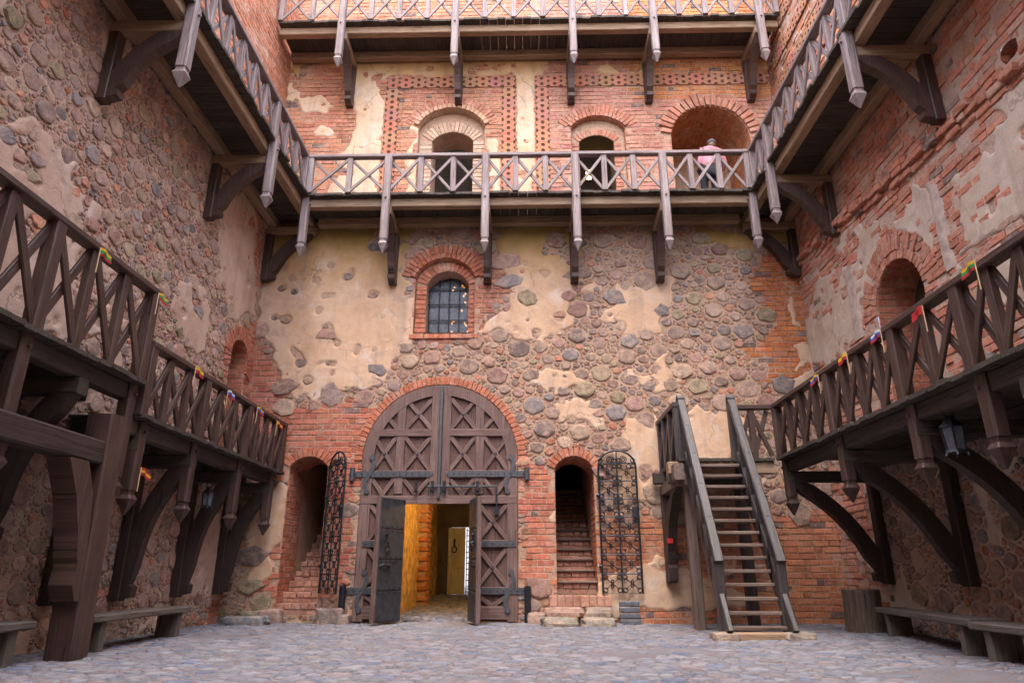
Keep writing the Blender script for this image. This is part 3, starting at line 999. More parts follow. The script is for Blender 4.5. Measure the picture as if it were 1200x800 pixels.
# pierced terracotta bands round the upper doorways
def tile_mesh():
    n = 14
    g = np.linspace(-0.5, 0.5, n + 1)
    X, Z = np.meshgrid(g, g, indexing='ij')
    circ = [(0, 0.25, 0.15), (0, -0.25, 0.15), (-0.5, 0.5, 0.17), (0.5, 0.5, 0.17), (-0.5, -0.5, 0.17), (0.5, -0.5, 0.17), (-0.5, 0, 0.12), (0.5, 0, 0.12)]
    ins = -np.ones(X.shape, int)
    for k, (a, b, r) in enumerate(circ):
        ins[(X - a) ** 2 + (Z - b) ** 2 < r * r] = k
    I = ins >= 0
    cell = ~(I[:-1, :-1] & I[1:, :-1] & I[:-1, 1:] & I[1:, 1:])
    for i, j in np.argwhere(I):
        a, b, r = circ[ins[i, j]]
        d = math.hypot(X[i, j] - a, Z[i, j] - b)
        if d > r * 0.35:
            X[i, j] = min(0.5, max(-0.5, a + (X[i, j] - a) * r / d)); Z[i, j] = min(0.5, max(-0.5, b + (Z[i, j] - b) * r / d))
    vs = [(X[i, j], Z[i, j]) for i in range(n + 1) for j in range(n + 1)]
    fs = [(i * (n + 1) + j, (i + 1) * (n + 1) + j, (i + 1) * (n + 1) + j + 1, i * (n + 1) + j + 1) for i, j in np.argwhere(cell)]
    ed = {}
    for f in fs:
        for k in range(4):
            e = (f[k], f[(k + 1) % 4]); ed[tuple(sorted(e))] = ed.get(tuple(sorted(e)), []) + [e]
    bd = [v[0] for v in ed.values() if len(v) == 1]
    return vs, fs, bd
TV, TF, TBD = tile_mesh()
def tile(fr, cu, cv, w, h, rot, parent, n=0.034):
    vs = []
    for dep in (n, n - 0.02):
        for (a, b) in TV:
            if rot: a, b = b, a
            vs.append(fr.pt(cu + a * w * 0.985, cv + b * h * 0.985, dep))
    k = len(TV)
    fs = list(TF) + [(a, b, b + k, a + k) for a, b in TBD]
    q = MB(); q.add(vs, fs, tuple(c * random.uniform(0.85, 1.12) for c in (0.46, 0.21, 0.135)))
    return q.build('pierced_tile', 'terracotta', parent)
def band(fr, u0, u1, v0, v1, parent, n=0.034):
    m = MB()
    m.add([fr.pt(u0, v0, n - 0.014), fr.pt(u1, v0, n - 0.014), fr.pt(u1, v1, n - 0.014), fr.pt(u0, v1, n - 0.014)], [(0, 1, 2, 3)], (0.10, 0.05, 0.035))
    o = m.build('tile_band', 'terracotta', parent)
    if (u1 - u0) > (v1 - v0):
        k = max(1, round((u1 - u0) / (v1 - v0))); w = (u1 - u0) / k
        for i in range(k): tile(fr, u0 + (i + 0.5) * w, (v0 + v1) / 2, w, v1 - v0, False, o, n)
    else:
        k = max(1, round((v1 - v0) / (u1 - u0))); w = (v1 - v0) / k
        for i in range(k): tile(fr, (u0 + u1) / 2, v0 + (i + 0.5) * w, u1 - u0, w, False, o, n)
band(FB, -2.92, -0.18, 10.53, 10.53 + TB, back)
band(FB, -2.92, -2.92 + TB, 7.5, 10.52, back)
band(FB, -0.18 - TB, -0.18, 7.5, 10.52, back)
band(FB, 0.25, 5.15, 10.52, 10.52 + TB, back)
band(FB, 0.25, 0.25 + TB, 7.5, 10.51, back)

# ------------------------------------------------------------------ left wall
FLW = Frame((XL, 0, 0), (0, 1, 0), (0, 0, 1), (1, 0, 0))
def xpoly(pts, X): return [tuple(PXp(x, y, X)[[1, 2]]) for x, y in pts]
V_lnic = Void(-0.92, -0.28, D1, 4.15, 4.66, 0.22)
LBR = [xpoly(p, XL) for p in ([(262, 395), (285, 372), (304, 380), (306, 470), (262, 470)], [(285, 210), (308, 215), (306, 340), (298, 350), (290, 280)])]
LBR.append([(-10, 7.5), (0.3, 7.5), (0.3, 14), (-10, 14)])
LBR.append([(-0.5, 0), (0.2, 0), (0.2, 1.6), (-0.6, 1.4)])
LPL = [xpoly(p, XL) for p in ([(-60, 120), (0, 150), (58, 215), (80, 300), (50, 345), (-60, 300)], [(262, 230), (296, 225), (300, 370), (275, 385), (250, 330)],
                              [(205, 330), (240, 330), (250, 400), (225, 420), (205, 380)])]
LPL.append([(-1.6, 0.4), (-0.2, 0.3), (-0.1, 1.5), (-1.0, 1.7)])
def sub_left(u, v): return anyp(LBR, u, v)
def pla_left(u, v): return anyp(LPL, u, v) | ((fbm(u, v, 1.3, 4, 77) > 0.64) & (v < 7.3))
CLL = [(0.12, 0.17, 0.25), (0.085, 0.115, 0.8), (0.055, 0.08, 1.6), (0.03, 0.05, 2.0), (0.015, 0.027, 1.0)]
def tint_left(u, v):
    c = (0.45, 0.16, 0.09) if v < 7.4 else (0.47, 0.18, 0.10)
    k = random.uniform(0.78, 1.2); return (c[0] * k, c[1] * k, c[2] * k)
lw = make_wall(FLW, -9.5, 0.0, -0.12, ZTOP, [V_lnic], sub_left, pla_left, 'mortar_left', 'plaster_left', tint_left,
               'left courtyard wall of rough field stones in pink mortar, brick near the top', CLL, 0.16, 0.065, 15, smul=1.3)
emit(lw, arch_ring(FLW, V_lnic, 0.24, -0.04, 0.035, 0.085, T_RED), 'voussoir', 'voussoirs', 'brick', 60)
reveal(FLW, V_lnic, 0.7, lw, tint=T_RED)
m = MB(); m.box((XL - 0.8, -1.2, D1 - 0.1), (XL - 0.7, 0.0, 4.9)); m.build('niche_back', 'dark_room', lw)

# ------------------------------------------------------------------ right wall
FRW = Frame((XR, 0, 0), (0, 1, 0), (0, 0, 1), (-1, 0, 0))
V_rnic = Void(-3.62, -2.42, D1, 4.35, 4.93, 0.26)
V_rhole = Void(-6.0, -5.74, 5.94, 6.12, 6.16, 0.02)
RBR = [[(-10, 3.1), (0.3, 2.9), (0.3, 14), (-10, 14)], [(-1.5, 0), (0.2, 0), (0.2, 3), (-1.2, 3)]]
RPL = [xpoly(p, XR) for p in ([(1118, 205), (1165, 165), (1290, 60), (1290, 250), (1160, 285), (1128, 300)], [(968, 318), (1000, 305), (1012, 350), (1016, 400), (985, 412), (975, 360)],
                              [(945, 380), (962, 375), (968, 430), (948, 440)], [(1060, 255), (1092, 220), (1098, 290), (1080, 300)])]
def sub_right(u, v): return anyp(RBR, u, v)
def pla_right(u, v): return anyp(RPL, u, v) | ((fbm(u, v, 1.2, 4, 91) > np.where((v > 3.4) & (v < 6.0), 0.535, 0.70)) & (v < 7.3))
def tint_right(u, v):
    c = (0.45, 0.17, 0.105) if v < 7.3 else (0.48, 0.19, 0.095)
    r = random.random()
    if r < 0.06: c = (0.20, 0.13, 0.11)
    elif r < 0.2: c = (0.42, 0.24, 0.17)
    k = random.uniform(0.85, 1.3); return (c[0] * k, c[1] * k * 1.06, c[2] * k * 1.1)
rw = make_wall(FRW, -9.5, 0.0, -0.12, ZTOP, [V_rnic, V_rhole], sub_right, pla_right, 'mortar_right', 'plaster_grey', tint_right,
               'right courtyard wall of worn red brick with grey plaster patches and a broken ledge', CL, 0.25, 0.06, 25, brough=0.016)
pc = arch_ring(FRW, V_rnic, 0.13, -0.04, 0.02, 0.085, T_PINK)
vr2 = Void(-3.75, -2.29, D1, 4.35, 5.06)
pc += arch_ring(FRW, vr2, 0.26, -0.04, 0.03, 0.085, T_PINK, broken=0.12, jit=0.01, ragged=0.03)
emit(rw, pc, 'voussoir', 'voussoirs', 'brick', 80)
reveal(FRW, V_rnic, 0.55, rw, tint=T_RED)
reveal(FRW, V_rhole, 0.4, rw, tint=T_RED)
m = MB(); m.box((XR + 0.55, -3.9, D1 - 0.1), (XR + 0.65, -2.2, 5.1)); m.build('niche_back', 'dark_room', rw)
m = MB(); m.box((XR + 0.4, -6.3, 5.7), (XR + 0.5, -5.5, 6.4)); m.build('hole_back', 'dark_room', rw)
# broken projecting brick ledge, two courses, sinking towards the camera
pc = []
for row, (dz, pr_) in enumerate(((0.0, 0.13), (0.097, 0.09), (-0.097, 0.06))):
    y = -9.0
    while y < -0.1:
        l = random.choice((0.13, 0.26, 0.26))
        z = 6.30 + (y + 0.4) * 0.105 + dz if y > -6.5 else 5.66 + dz
        z = round(z / 0.032) * 0.032
        if float(fbm(y, row * 3.3, 1.7, 2, 6)) > 0.33:
            v, f = brick_verts(lambda s_, t_, n_: FRW.pt(s_, t_, n_), y, y + l - 0.012, z, z + 0.085, -0.03, pr_ * random.uniform(0.45, 1.15), 0.012, 0.012)
            pc.append((v, f, tint_right(y, z)))
        y += l
emit(rw, pc, 'ledge_brick', 'ledge_bricks', 'brick', 120)
# rough grey mortar scars of removed posts
for pts in ([(990, 318), (1002, 314), (1014, 396), (1002, 402)], [(1086, 218), (1100, 208), (1122, 312), (1108, 322)]):
    q = xpoly(pts, XR)
    y0 = (q[0][0] + q[3][0]) / 2; y1 = (q[1][0] + q[2][0]) / 2
    z0, z1 = q[3][1], q[0][1]
    U = np.linspace(min(y0, y1), max(y0, y1), 10); V = np.linspace(z0, z1, 36)
    a, b = np.meshgrid(U, V, indexing='ij')
    ed = np.minimum(np.minimum(a - U[0], U[-1] - a) / 0.05, 1)
    hh = -0.01 + 0.045 * np.clip(ed + (fbm(a, b, 8, 3, 3) - 0.5), 0, 1) + (fbm(a, b, 14, 3, 4) - 0.5) * 0.02
    a = a + (fbm(a, b, 5, 2, 14) - 0.5) * 0.06
    P = FRW.O + a[..., None] * FRW.U + b[..., None] * FRW.V + hh[..., None] * FRW.N
    idx = np.arange(360).reshape(10, 36)
    fc = np.stack([idx[:-1, :-1], idx[1:, :-1], idx[1:, 1:], idx[:-1, 1:]], -1).reshape(-1, 4)
    sheet_obj('mortar_scar', 'concrete', P.reshape(-1, 3), fc, rw)
for k in range(4):
    band(FRW, -5.6 + 0 * k, -0.35, 9.35 + k * 0.62, 9.35 + k * 0.62 + 0.25, rw, 0.04)

# enclosing walls of the yard beside and behind the camera
for nm, lo, hi in (('rear_enclosure', (XL - 0.5, -13.6, -0.1), (XR + 0.5, -13.1, 8.5)), ('left_enclosure', (XL - 0.5, -13.1, -0.1), (XL, -9.5, ZTOP)), ('right_enclosure', (XR, -13.1, -0.1), (XR + 0.5, -9.5, ZTOP))):
    m = MB(); m.box(lo, hi); m.build(nm, 'mortar', None, kind='structure')

# ------------------------------------------------------------------ body of the building behind the back wall
bd = thing('castle_block', (0, 4, 0), 'dark rooms and passage behind the gate and doorways of the back wall', 'building')
m = MB()
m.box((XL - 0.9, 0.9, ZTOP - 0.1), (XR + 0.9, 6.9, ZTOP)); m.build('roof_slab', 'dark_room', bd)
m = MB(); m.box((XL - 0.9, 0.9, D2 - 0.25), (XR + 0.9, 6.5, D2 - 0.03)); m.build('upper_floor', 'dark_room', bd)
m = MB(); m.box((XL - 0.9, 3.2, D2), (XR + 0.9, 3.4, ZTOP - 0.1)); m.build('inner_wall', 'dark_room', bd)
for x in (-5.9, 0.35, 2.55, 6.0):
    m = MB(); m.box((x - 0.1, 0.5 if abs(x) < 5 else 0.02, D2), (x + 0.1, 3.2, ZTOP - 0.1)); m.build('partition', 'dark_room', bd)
m = MB(); m.box((2.7, 1.45, D2 + 0.02), (5.1, 1.6, 10.3)); m.build('niche_back', 'mortar', bd)
# passage behind the gate
PX0, PX1, PY1 = -2.27, -0.45, 6.0
zp = lambda y: 0.02 + 0.045 * max(0, y - 0.5)
for nm, (xa, xb) in (('passage_wall', (PX0 - 0.55, PX0)), ('passage_wall', (PX1, PX1 + 0.55))):
    U = np.arange(0.48, PY1 + 0.05, 0.06); V = np.arange(-0.05, 3.35, 0.06)
    a, b = np.meshgrid(U, V, indexing='ij')
    side = 1 if xa < -2 else -1
    fr = Frame((xb if side > 0 else xa, 0, 0), (0, 1, 0), (0, 0, 1), (side, 0, 0))
    vs, fc = grid_mesh(fr, U, V, np.ones(a.shape, bool), (fbm(a, b, 2.5, 5, 4) - 0.5) * 0.12, [])
    sheet_obj(nm, 'ochre_plaster', vs, fc, bd)
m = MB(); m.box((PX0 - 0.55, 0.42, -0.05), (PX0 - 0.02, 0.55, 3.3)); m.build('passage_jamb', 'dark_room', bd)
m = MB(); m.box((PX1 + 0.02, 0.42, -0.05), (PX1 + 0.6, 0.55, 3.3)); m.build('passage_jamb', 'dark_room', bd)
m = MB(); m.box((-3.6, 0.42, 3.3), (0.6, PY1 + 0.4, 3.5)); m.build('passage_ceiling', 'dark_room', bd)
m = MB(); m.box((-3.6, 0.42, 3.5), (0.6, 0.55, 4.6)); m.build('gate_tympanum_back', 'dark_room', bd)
m = MB(); m.box((PX0 - 0.1, 2.93, 0), (PX0 + 0.15, 3.45, 3.3)); m.build('pier_core', 'mortar', bd)
# brick pier standing out of the passage wall
pcs = []
for k in range(33):
    z = 0.05 + k * 0.097
    for j in range(2):
        y0 = 2.9 + j * 0.28 + (0.13 if k % 2 else 0)
        v, f = brick_verts(lambda s_, t_, n_: np.array((PX0 + 0.16 + n_, s_, t_)), y0, y0 + 0.265, z, z + 0.083, -0.2, 0.014)
        pcs.append((v, f, T_ORG(0, 0)))
        if j == 0:
            v, f = brick_verts(lambda s_, t_, n_, y0=y0: np.array((PX0 - 0.02 + s_, y0 - n_, t_)), 0.0, 0.18, z, z + 0.083, -0.2, 0.003)
            pcs.append((v, f, T_ORG(0, 0)))
emit(bd, pcs, 'pier_brick', 'pier_bricks', 'brick', 90)
U = np.arange(PX0 - 0.1, PX1 + 0.15, 0.08); V = np.arange(0.45, 9.0, 0.1)
a, b = np.meshgrid(U, V, indexing='ij')
vs, fc = grid_mesh(FG, U, V, np.ones(a.shape, bool), 0.015 + 0.045 * np.maximum(0, b - 0.5) + (fbm(a, b, 5, 3, 3) - 0.5) * 0.02, [])
pf = sheet_obj('passage_floor', 'sand', vs, fc, kind='structure')
cst = pack(PX0, PX1, 0.5, 6.0, lambda x, y, r: x == x, [(0.08, 0.12, 1.0), (0.05, 0.08, 2.0)], 1.1, None, 8)
pcs = []
for q in cst:
    v, f = stone_mesh(lambda a_, b_, n_, q=q: FG.pt(a_, b_, n_ + 0.015 + 0.045 * max(0, b_ - 0.5)), q, 0.028 * rg0.uniform(0.6, 1.3), rg0)
    pcs.append((v, f, cob_tint()))
emit(pf, pcs, 'cobblestone', 'cobbles', 'cobble', 120, smooth=True)
# end wall of the passage with its doorway
xe0 = PY(511, 650, PY1)[0]; xe1 = PY(528, 650, PY1)[0]; xe2 = PY(556, 650, PY1)[0]; zt = PY(530, 617, PY1)[2]
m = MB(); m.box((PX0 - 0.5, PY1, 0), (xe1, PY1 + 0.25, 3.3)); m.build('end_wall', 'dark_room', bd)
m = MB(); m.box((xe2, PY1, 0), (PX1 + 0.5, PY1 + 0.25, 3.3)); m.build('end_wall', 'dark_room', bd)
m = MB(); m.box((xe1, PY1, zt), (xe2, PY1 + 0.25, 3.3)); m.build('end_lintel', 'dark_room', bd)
m = MB(); m.box((xe1 - 1.2, PY1 + 1.9, 0), (xe1 - 0.3, PY1 + 2.1, 3.2)); m.build('far_pier', 'ochre_plaster', bd)
m = MB(); m.box((-9, 13.0, -0.1), (5, 13.4, 5.0)); m.build('bright_backdrop', 'flag_white', bd)  # added pale backdrop that catches the sun, so the door slit looks bright

# ------------------------------------------------------------------ brick stairs inside the two side doorways
def shaft(x0, x1, z0, label, n, rise, run, ystart, tint, nosing=False):
    t = thing('brick_stair', ((x0 + x1) / 2, 0, 0), label, 'stairs', 'brick stairs in the side doorways')
    for i in range(n):
        pcs_par = MB()
        y0 = ystart + i * run; z = z0 + i * rise
        pcs_par.box((x0 + 0.003, y0 + 0.02, -0.05), (x1 - 0.003, y0 + run + 0.3, z + rise - 0.09), (0.4, 0.2, 0.13))
        st = pcs_par.build('step', 'mortar', t)
        x = x0 + 0.01; k = 0
        pc = []
        while x < x1 - 0.03:
            l = min(random.uniform(0.11, 0.15), x1 - 0.006 - x)
            v, f = brick_verts(lambda s_, t_, n_: np.array((s_, y0 + 0.02 - n_, t_)), x, x + l - 0.01, z + rise - 0.09, z + rise - 0.004, -run - 0.05, 0.02 + random.uniform(-0.006, 0.006), 0.008, 0.005)
            pc.append((v, f, tint(0, 0)))
            x += l
        x = x0 + 0.01
        while x < x1 - 0.03 and rise > 0.12:
            l = min(random.choice((0.26, 0.13)), x1 - 0.006 - x)
            v, f = brick_verts(lambda s_, t_, n_: np.array((s_, y0 + 0.02 - n_, t_)), x, x + l - 0.01, z + 0.005, z + rise - 0.1, -0.05, 0.006)
            pc.append((v, f, tint(0, 0)))
            x += l
        emit(st, pc, 'brick', 'brick_rest', 'brick', 20)
        if nosing:
            nm = MB(); nm.beam((x0 + 0.004, y0 + 0.02, z + rise + 0.012), (x1 - 0.004, y0 + 0.02, z + rise + 0.012), 0.14, 0.035, ch=0.01); nm.build('nosing', 'wood_tread', st)
    for (a, b) in ((x0 - 0.12, x0), (x1, x1 + 0.12)):
        m = MB(); m.box((a, 0.78, -0.05), (b, ystart + n * run + 1.0, 5.2)); m.build('shaft_wall', 'mortar', t)
    m = MB(); m.box((x0 - 0.1, ystart + n * run + 0.9, 0), (x1 + 0.1, ystart + n * run + 1.0, 5.2)); m.build('shaft_end', 'dark_room', t)
    m = MB()
    m.prism([(0.85, 2.85), (ystart + n * run + 1.0, 4.9), (ystart + n * run + 1.0, 5.0), (0.85, 3.0)], (x0 - 0.1, 0, 0), (0, 1, 0), (0, 0, 1), (x1 - x0 + 0.2, 0, 0))
    m.build('shaft_vault', 'mortar', t)
    return t
T_STEP = tb((0.42, 0.21, 0.15))
shaft(-4.14, -3.46, 0.13, 'worn brick stair rising inside the doorway left of the gate', 11, 0.17, 0.27, 0.02, T_STEP)
shaft(0.49, 1.17, 0.44, 'brick stair with wooden nosings rising inside the doorway right of the gate', 11, 0.18, 0.26, 0.12, T_STEP, True)
def boulder(name, c, sx, sy, sz, tint, label=None, cat=None, parent=None, seed=0, group=None):
    rg = np.random.default_rng(seed)
    m = MB(); vs = []; fs = []
    nu, nv = 16, 9
    for i in range(nv):
        th = math.pi * i / (nv - 1)
        for j in range(nu):
            ph = 2 * math.pi * j / nu
            x, y, z = math.sin(th) * math.cos(ph), math.sin(th) * math.sin(ph), math.cos(th)
            e = lambda t: math.copysign(abs(t) ** 0.38, t)
            k = 1 + 0.13 * (float(vnoise(x * 2.7 + seed * 3.1, y * 2.7 + z * 2.3 + seed)) - 0.5) * 2
            vs.append((c[0] + e(x) * sx / 2 * k, c[1] + e(y) * sy / 2 * k, c[2] + e(z) * sz / 2 * k))
    for i in range(nv - 1):
        for j in range(nu):
            fs.append((i * nu + j, i * nu + (j + 1) % nu, (i + 1) * nu + (j + 1) % nu, (i + 1) * nu + j))
    m.add(vs, fs, tint)
    o = m.build(name, 'stone', parent, smooth=False)
    if label: tag(o, label, cat, group)
    return o
# outer steps before the right doorway
t = thing('door_steps', (0.75, -0.4, 0), 'three outer steps of brick and stone slabs before the right doorway', 'steps')
pcs = []
x = 0.36
while x < 1.28:
    l = 0.125
    v, f = brick_verts(lambda s_, t_, n_: np.array((s_, -0.33 - n_, t_)), x, x + l - 0.012, 0.27, 0.43, -0.33, 0.02 + random.uniform(-0.01, 0.01), 0.01, 0.006)
    pcs.append((v, f, T_STEP(0, 0))); x += l
emit(t, pcs, 'brick', 'brick_rest', 'brick', 20)
for (xa, xb, ya, za, zb, c, s) in ((0.30, 0.88, -0.62, 0.12, 0.27, (0.33, 0.2, 0.17), 4), (0.89, 1.34, -0.62, 0.12, 0.26, (0.27, 0.22, 0.19), 5),
                                   (0.22, 0.80, -0.85, -0.03, 0.135, (0.25, 0.235, 0.19), 6), (0.80, 1.36, -0.83, -0.03, 0.13, (0.27, 0.24, 0.2), 7)):
    boulder('slab', ((xa + xb) / 2, ya + 0.28, (za + zb) / 2), xb - xa, 0.62, (zb - za) * 1.05, c, parent=t, seed=s)
m = MB(); m.box((0.40, -0.32, -0.05), (1.26, 0.13, 0.42)); m.build('core', 'mortar', t)
p = PZ(347, 728, 0)
boulder('step_stone', (PZ(343, 722)[0] , -0.45, 0.05), 0.72, 0.42, 0.17, (0.20, 0.205, 0.22), 'flat dark boulder used as a step before the left doorway', 'stone', seed=11)
# boulders along the foot of the walls
for k, (x, y, s, c) in enumerate(((318, 712, 0.30, (0.36, 0.24, 0.21)), (296, 715, 0.26, (0.26, 0.24, 0.18)), (388, 712, 0.34, (0.27, 0.21, 0.19)), (402, 722, 0.2, (0.25, 0.2, 0.18)),
                                  (628, 722, 0.24, (0.3, 0.2, 0.18)), (700, 722, 0.2, (0.28, 0.23, 0.2)))):
    q = PY(x, y, -0.08)
    where = ['beside the left brick stair, pinkish', 'left of the pinkish one in the corner, olive grey', 'under the left iron grille, largest there', 'beside the gate post, small',
             'between the gate and the right doorway, reddish', 'just right of the door steps, grey'][k]
    boulder('boulder', (q[0], -0.05, s * 0.28), s * 1.3, 0.3, s * 0.9, c, 'boulder at the wall foot ' + where, 'boulder', seed=20 + k, group='boulders along the wall foot')

# ------------------------------------------------------------------ timber galleries
ZU = np.array((0, 0, 1.0))
def gallery(label, O, a, mm, L, d, deck, posts, railtop, tip, wallfoot, mats, through, rail=(0, None), xw=0.5, plank=0.17, brackets=None, ends=(0.0, 0.0),
            ptype='through', bal=(0.085, 0.06), skip_end_posts=(), cross_h=0.16, hand=0.15, wallz=None):
    """O outer edge start (plan), a along, mm towards the wall; posts = distances along"""
    a = np.array((a[0], a[1], 0.0)); mm = np.array((mm[0], mm[1], 0.0)); O = np.array((O[0], O[1], 0.0))
    W = lambda t, s, z: O + a * t + mm * s + ZU * z
    base = W(L / 2, d / 2, 0)
    g = thing('wooden_gallery', (base[0], base[1], deck), label, 'gallery')
    mp, mb, md, mr, mbr = mats        # posts, beams, deck, rail, braces
    # deck boards run from wall to edge
    n = int(L / plank)
    pw = L / n
    for k in range(n):
        m = MB(); t = (k + 0.5) * pw
        e = random.uniform(-0.03, 0.015); dz = random.uniform(-0.004, 0.004)
        m.beam(W(t, e - 0.03, deck - 0.024 + dz), W(t, d - 0.01, deck - 0.024 + dz), pw - random.uniform(0.001, 0.004), 0.046)
        m.build('deck_board', md, g)
    bz = deck - 0.048
    for s_, h_ in ((0.17, 0.17), (d - 0.14, 0.17)):
        m = MB(); m.beam(W(ends[0], s_, bz - h_ / 2), W(L - ends[1], s_, bz - h_ / 2), 0.15, h_, ch=0.012)
        m.build('long_beam', mb, g)
    cz = bz - 0.17
    bt = brackets if brackets is not None else posts
    for t in bt:
        m = MB(); m.beam(W(t, 0.06, cz - cross_h / 2), W(t, d + 0.05, cz - cross_h / 2), 0.15, cross_h, ch=0.012)
        m.build('cross_beam', mb, g)
        # wall post and curved notched brace
        m = MB(); m.beam(W(t, d - 0.08, cz - cross_h), W(t, d - 0.08, wallfoot), 0.15, 0.13, up=mm, ch=0.012)
        m.build('wall_post', mbr, g)
        top = cz - cross_h; H = top - wallfoot
        N_ = 8; out = []; inn = []
        for k in range(N_ + 1):
            q = k / N_
            s0 = (d - 0.16) + (0.20 - (d - 0.16)) * q
            z0 = (wallfoot + 0.16 * H) + (top - wallfoot - 0.16 * H) * q
            bow = 0.105 * math.sin(math.pi * q) * min(1.3, H / 0.95)
            out.append((s0 + bow * 0.75 - 0.10, z0 + bow * 0.9 - 0.08)); inn.append((s0 + 0.09 + bow * 0.55, z0 + 0.06 + bow * 0.7))
        low = out[0]
        foot = [(d - 0.145, wallfoot + 0.02), (d - 0.27, wallfoot + 0.05), (d - 0.28, wallfoot + 0.05 + 0.07 * H), (d - 0.22, wallfoot + 0.08 + 0.07 * H), (d - 0.23, wallfoot + 0.12 * H + 0.02)]
        out[-1] = (0.10, top); inn[-1] = (0.32, top)
        poly = foot + out[1:] + inn[::-1][:-1] + [(d - 0.145, wallfoot + 0.3 * H)]
        m = MB(); c0 = W(t, 0, 0) - a * 0.065
        m.prism(poly, c0, mm, ZU, a * 0.13)
        m.build('brace', mbr, g)
    rt0 = railtop - 0.07
    for i, t in enumerate(posts):
        w = 0.14
        sp = -0.07 if ptype == 'through' else (0.02 if ptype == 'edge' else 0.12)
        ztop = {'through': rt0, 'edge': deck - 0.0, 'under': deck - 0.05}[ptype]
        c = W(t, sp, 0)
        m = MB()
        nk = tip + 0.24
        m.beam(c + ZU * ztop, c + ZU * (nk + 0.02), w, w, up=mm, ch=0.022)
        m.beam(c + ZU * (nk + 0.02), c + ZU * (nk - 0.03), w * 0.82, w * 0.82, up=mm, ch=0.01)
        m.beam(c + ZU * (nk - 0.03), c + ZU * (nk - 0.075), w * 0.86, w * 0.86, up=mm, ch=0.008, w1=w * 1.14, h1=w * 1.14)
        m.beam(c + ZU * (nk - 0.075), c + ZU * tip, w * 1.14, w * 1.14, up=mm, ch=0.008, w1=w * 0.16, h1=w * 0.16)
        po = m.build('pendant_post', mp, g)
        m = MB()
        pg = c - mm * (w / 2) + ZU * (deck - 0.16)
        m.tube([pg - mm * 0.03, pg + mm * 0.02], 0.02, 8); m.build('peg', mr, po)
    # railing
    r0, r1 = rail[0], (rail[1] if rail[1] is not None else L)
    rs = -0.03 if ptype == 'through' else 0.06
    m = MB(); m.beam(W(r0, rs, railtop - 0.035), W(r1, rs, railtop - 0.035), hand, 0.07, ch=0.012); m.build('handrail', mr, g)
    marks = sorted(set([round(r0 + 0.05, 3)] + [round(t, 3) for t in posts if r0 + 0.25 < t < r1 - 0.25] + [round(r1 - 0.05, 3)]))
    for i, t in enumerate(marks):
        if ptype != 'through' or i in (0, len(marks) - 1):
            m = MB(); pw_ = 0.13 if ptype != 'through' else 0.10
            m.beam(W(t, rs, deck - 0.005), W(t, rs, rt0), pw_, pw_, up=mm, ch=0.012); m.build('rail_post', mp, g)
    for t0, t1 in zip(marks[:-1], marks[1:]):
        nx = max(1, round((t1 - t0) / xw)); w = (t1 - t0) / nx
        for k in range(nx):
            u0, u1 = t0 + k * w, t0 + (k + 1) * w
            if k:
                m = MB(); m.beam(W(u0, rs, deck - 0.005), W(u0, rs, rt0), bal[0], bal[0] * 0.8, up=mm, ch=0.008); m.build('baluster', mp, g)
            e = 0.05
            for sgn, off in ((1, -0.018), (-1, 0.02)):
                za, zb = (deck + 0.03, rt0 - 0.03) if sgn > 0 else (rt0 - 0.03, deck + 0.03)
                m = MB(); m.beam(W(u0 + e * 0.6, rs + off, za), W(u1 - e * 0.6, rs + off, zb), 0.034, bal[1], up=ZU, ch=0.006); m.build('cross_bar', mr, g)
    return g
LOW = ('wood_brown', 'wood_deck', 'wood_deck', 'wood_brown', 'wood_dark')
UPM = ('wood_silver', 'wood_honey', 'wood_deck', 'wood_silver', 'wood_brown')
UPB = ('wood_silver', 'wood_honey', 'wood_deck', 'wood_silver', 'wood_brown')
# lower left, near raised bay (runs towards the camera) and far bay
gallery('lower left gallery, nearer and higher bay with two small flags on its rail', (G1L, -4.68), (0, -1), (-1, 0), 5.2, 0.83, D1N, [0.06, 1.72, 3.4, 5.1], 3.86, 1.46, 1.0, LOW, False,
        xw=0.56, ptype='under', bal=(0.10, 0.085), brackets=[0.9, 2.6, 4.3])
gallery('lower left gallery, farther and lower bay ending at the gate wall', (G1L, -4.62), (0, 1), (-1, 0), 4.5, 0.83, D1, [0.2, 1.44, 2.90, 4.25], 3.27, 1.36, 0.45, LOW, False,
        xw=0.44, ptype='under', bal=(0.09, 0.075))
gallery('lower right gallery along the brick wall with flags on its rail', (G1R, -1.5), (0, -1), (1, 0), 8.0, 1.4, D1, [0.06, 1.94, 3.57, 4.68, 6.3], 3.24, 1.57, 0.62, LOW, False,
        xw=0.46, ptype='under', bal=(0.09, 0.075), brackets=[0.06, 1.94, 3.57, 5.2, 6.9])
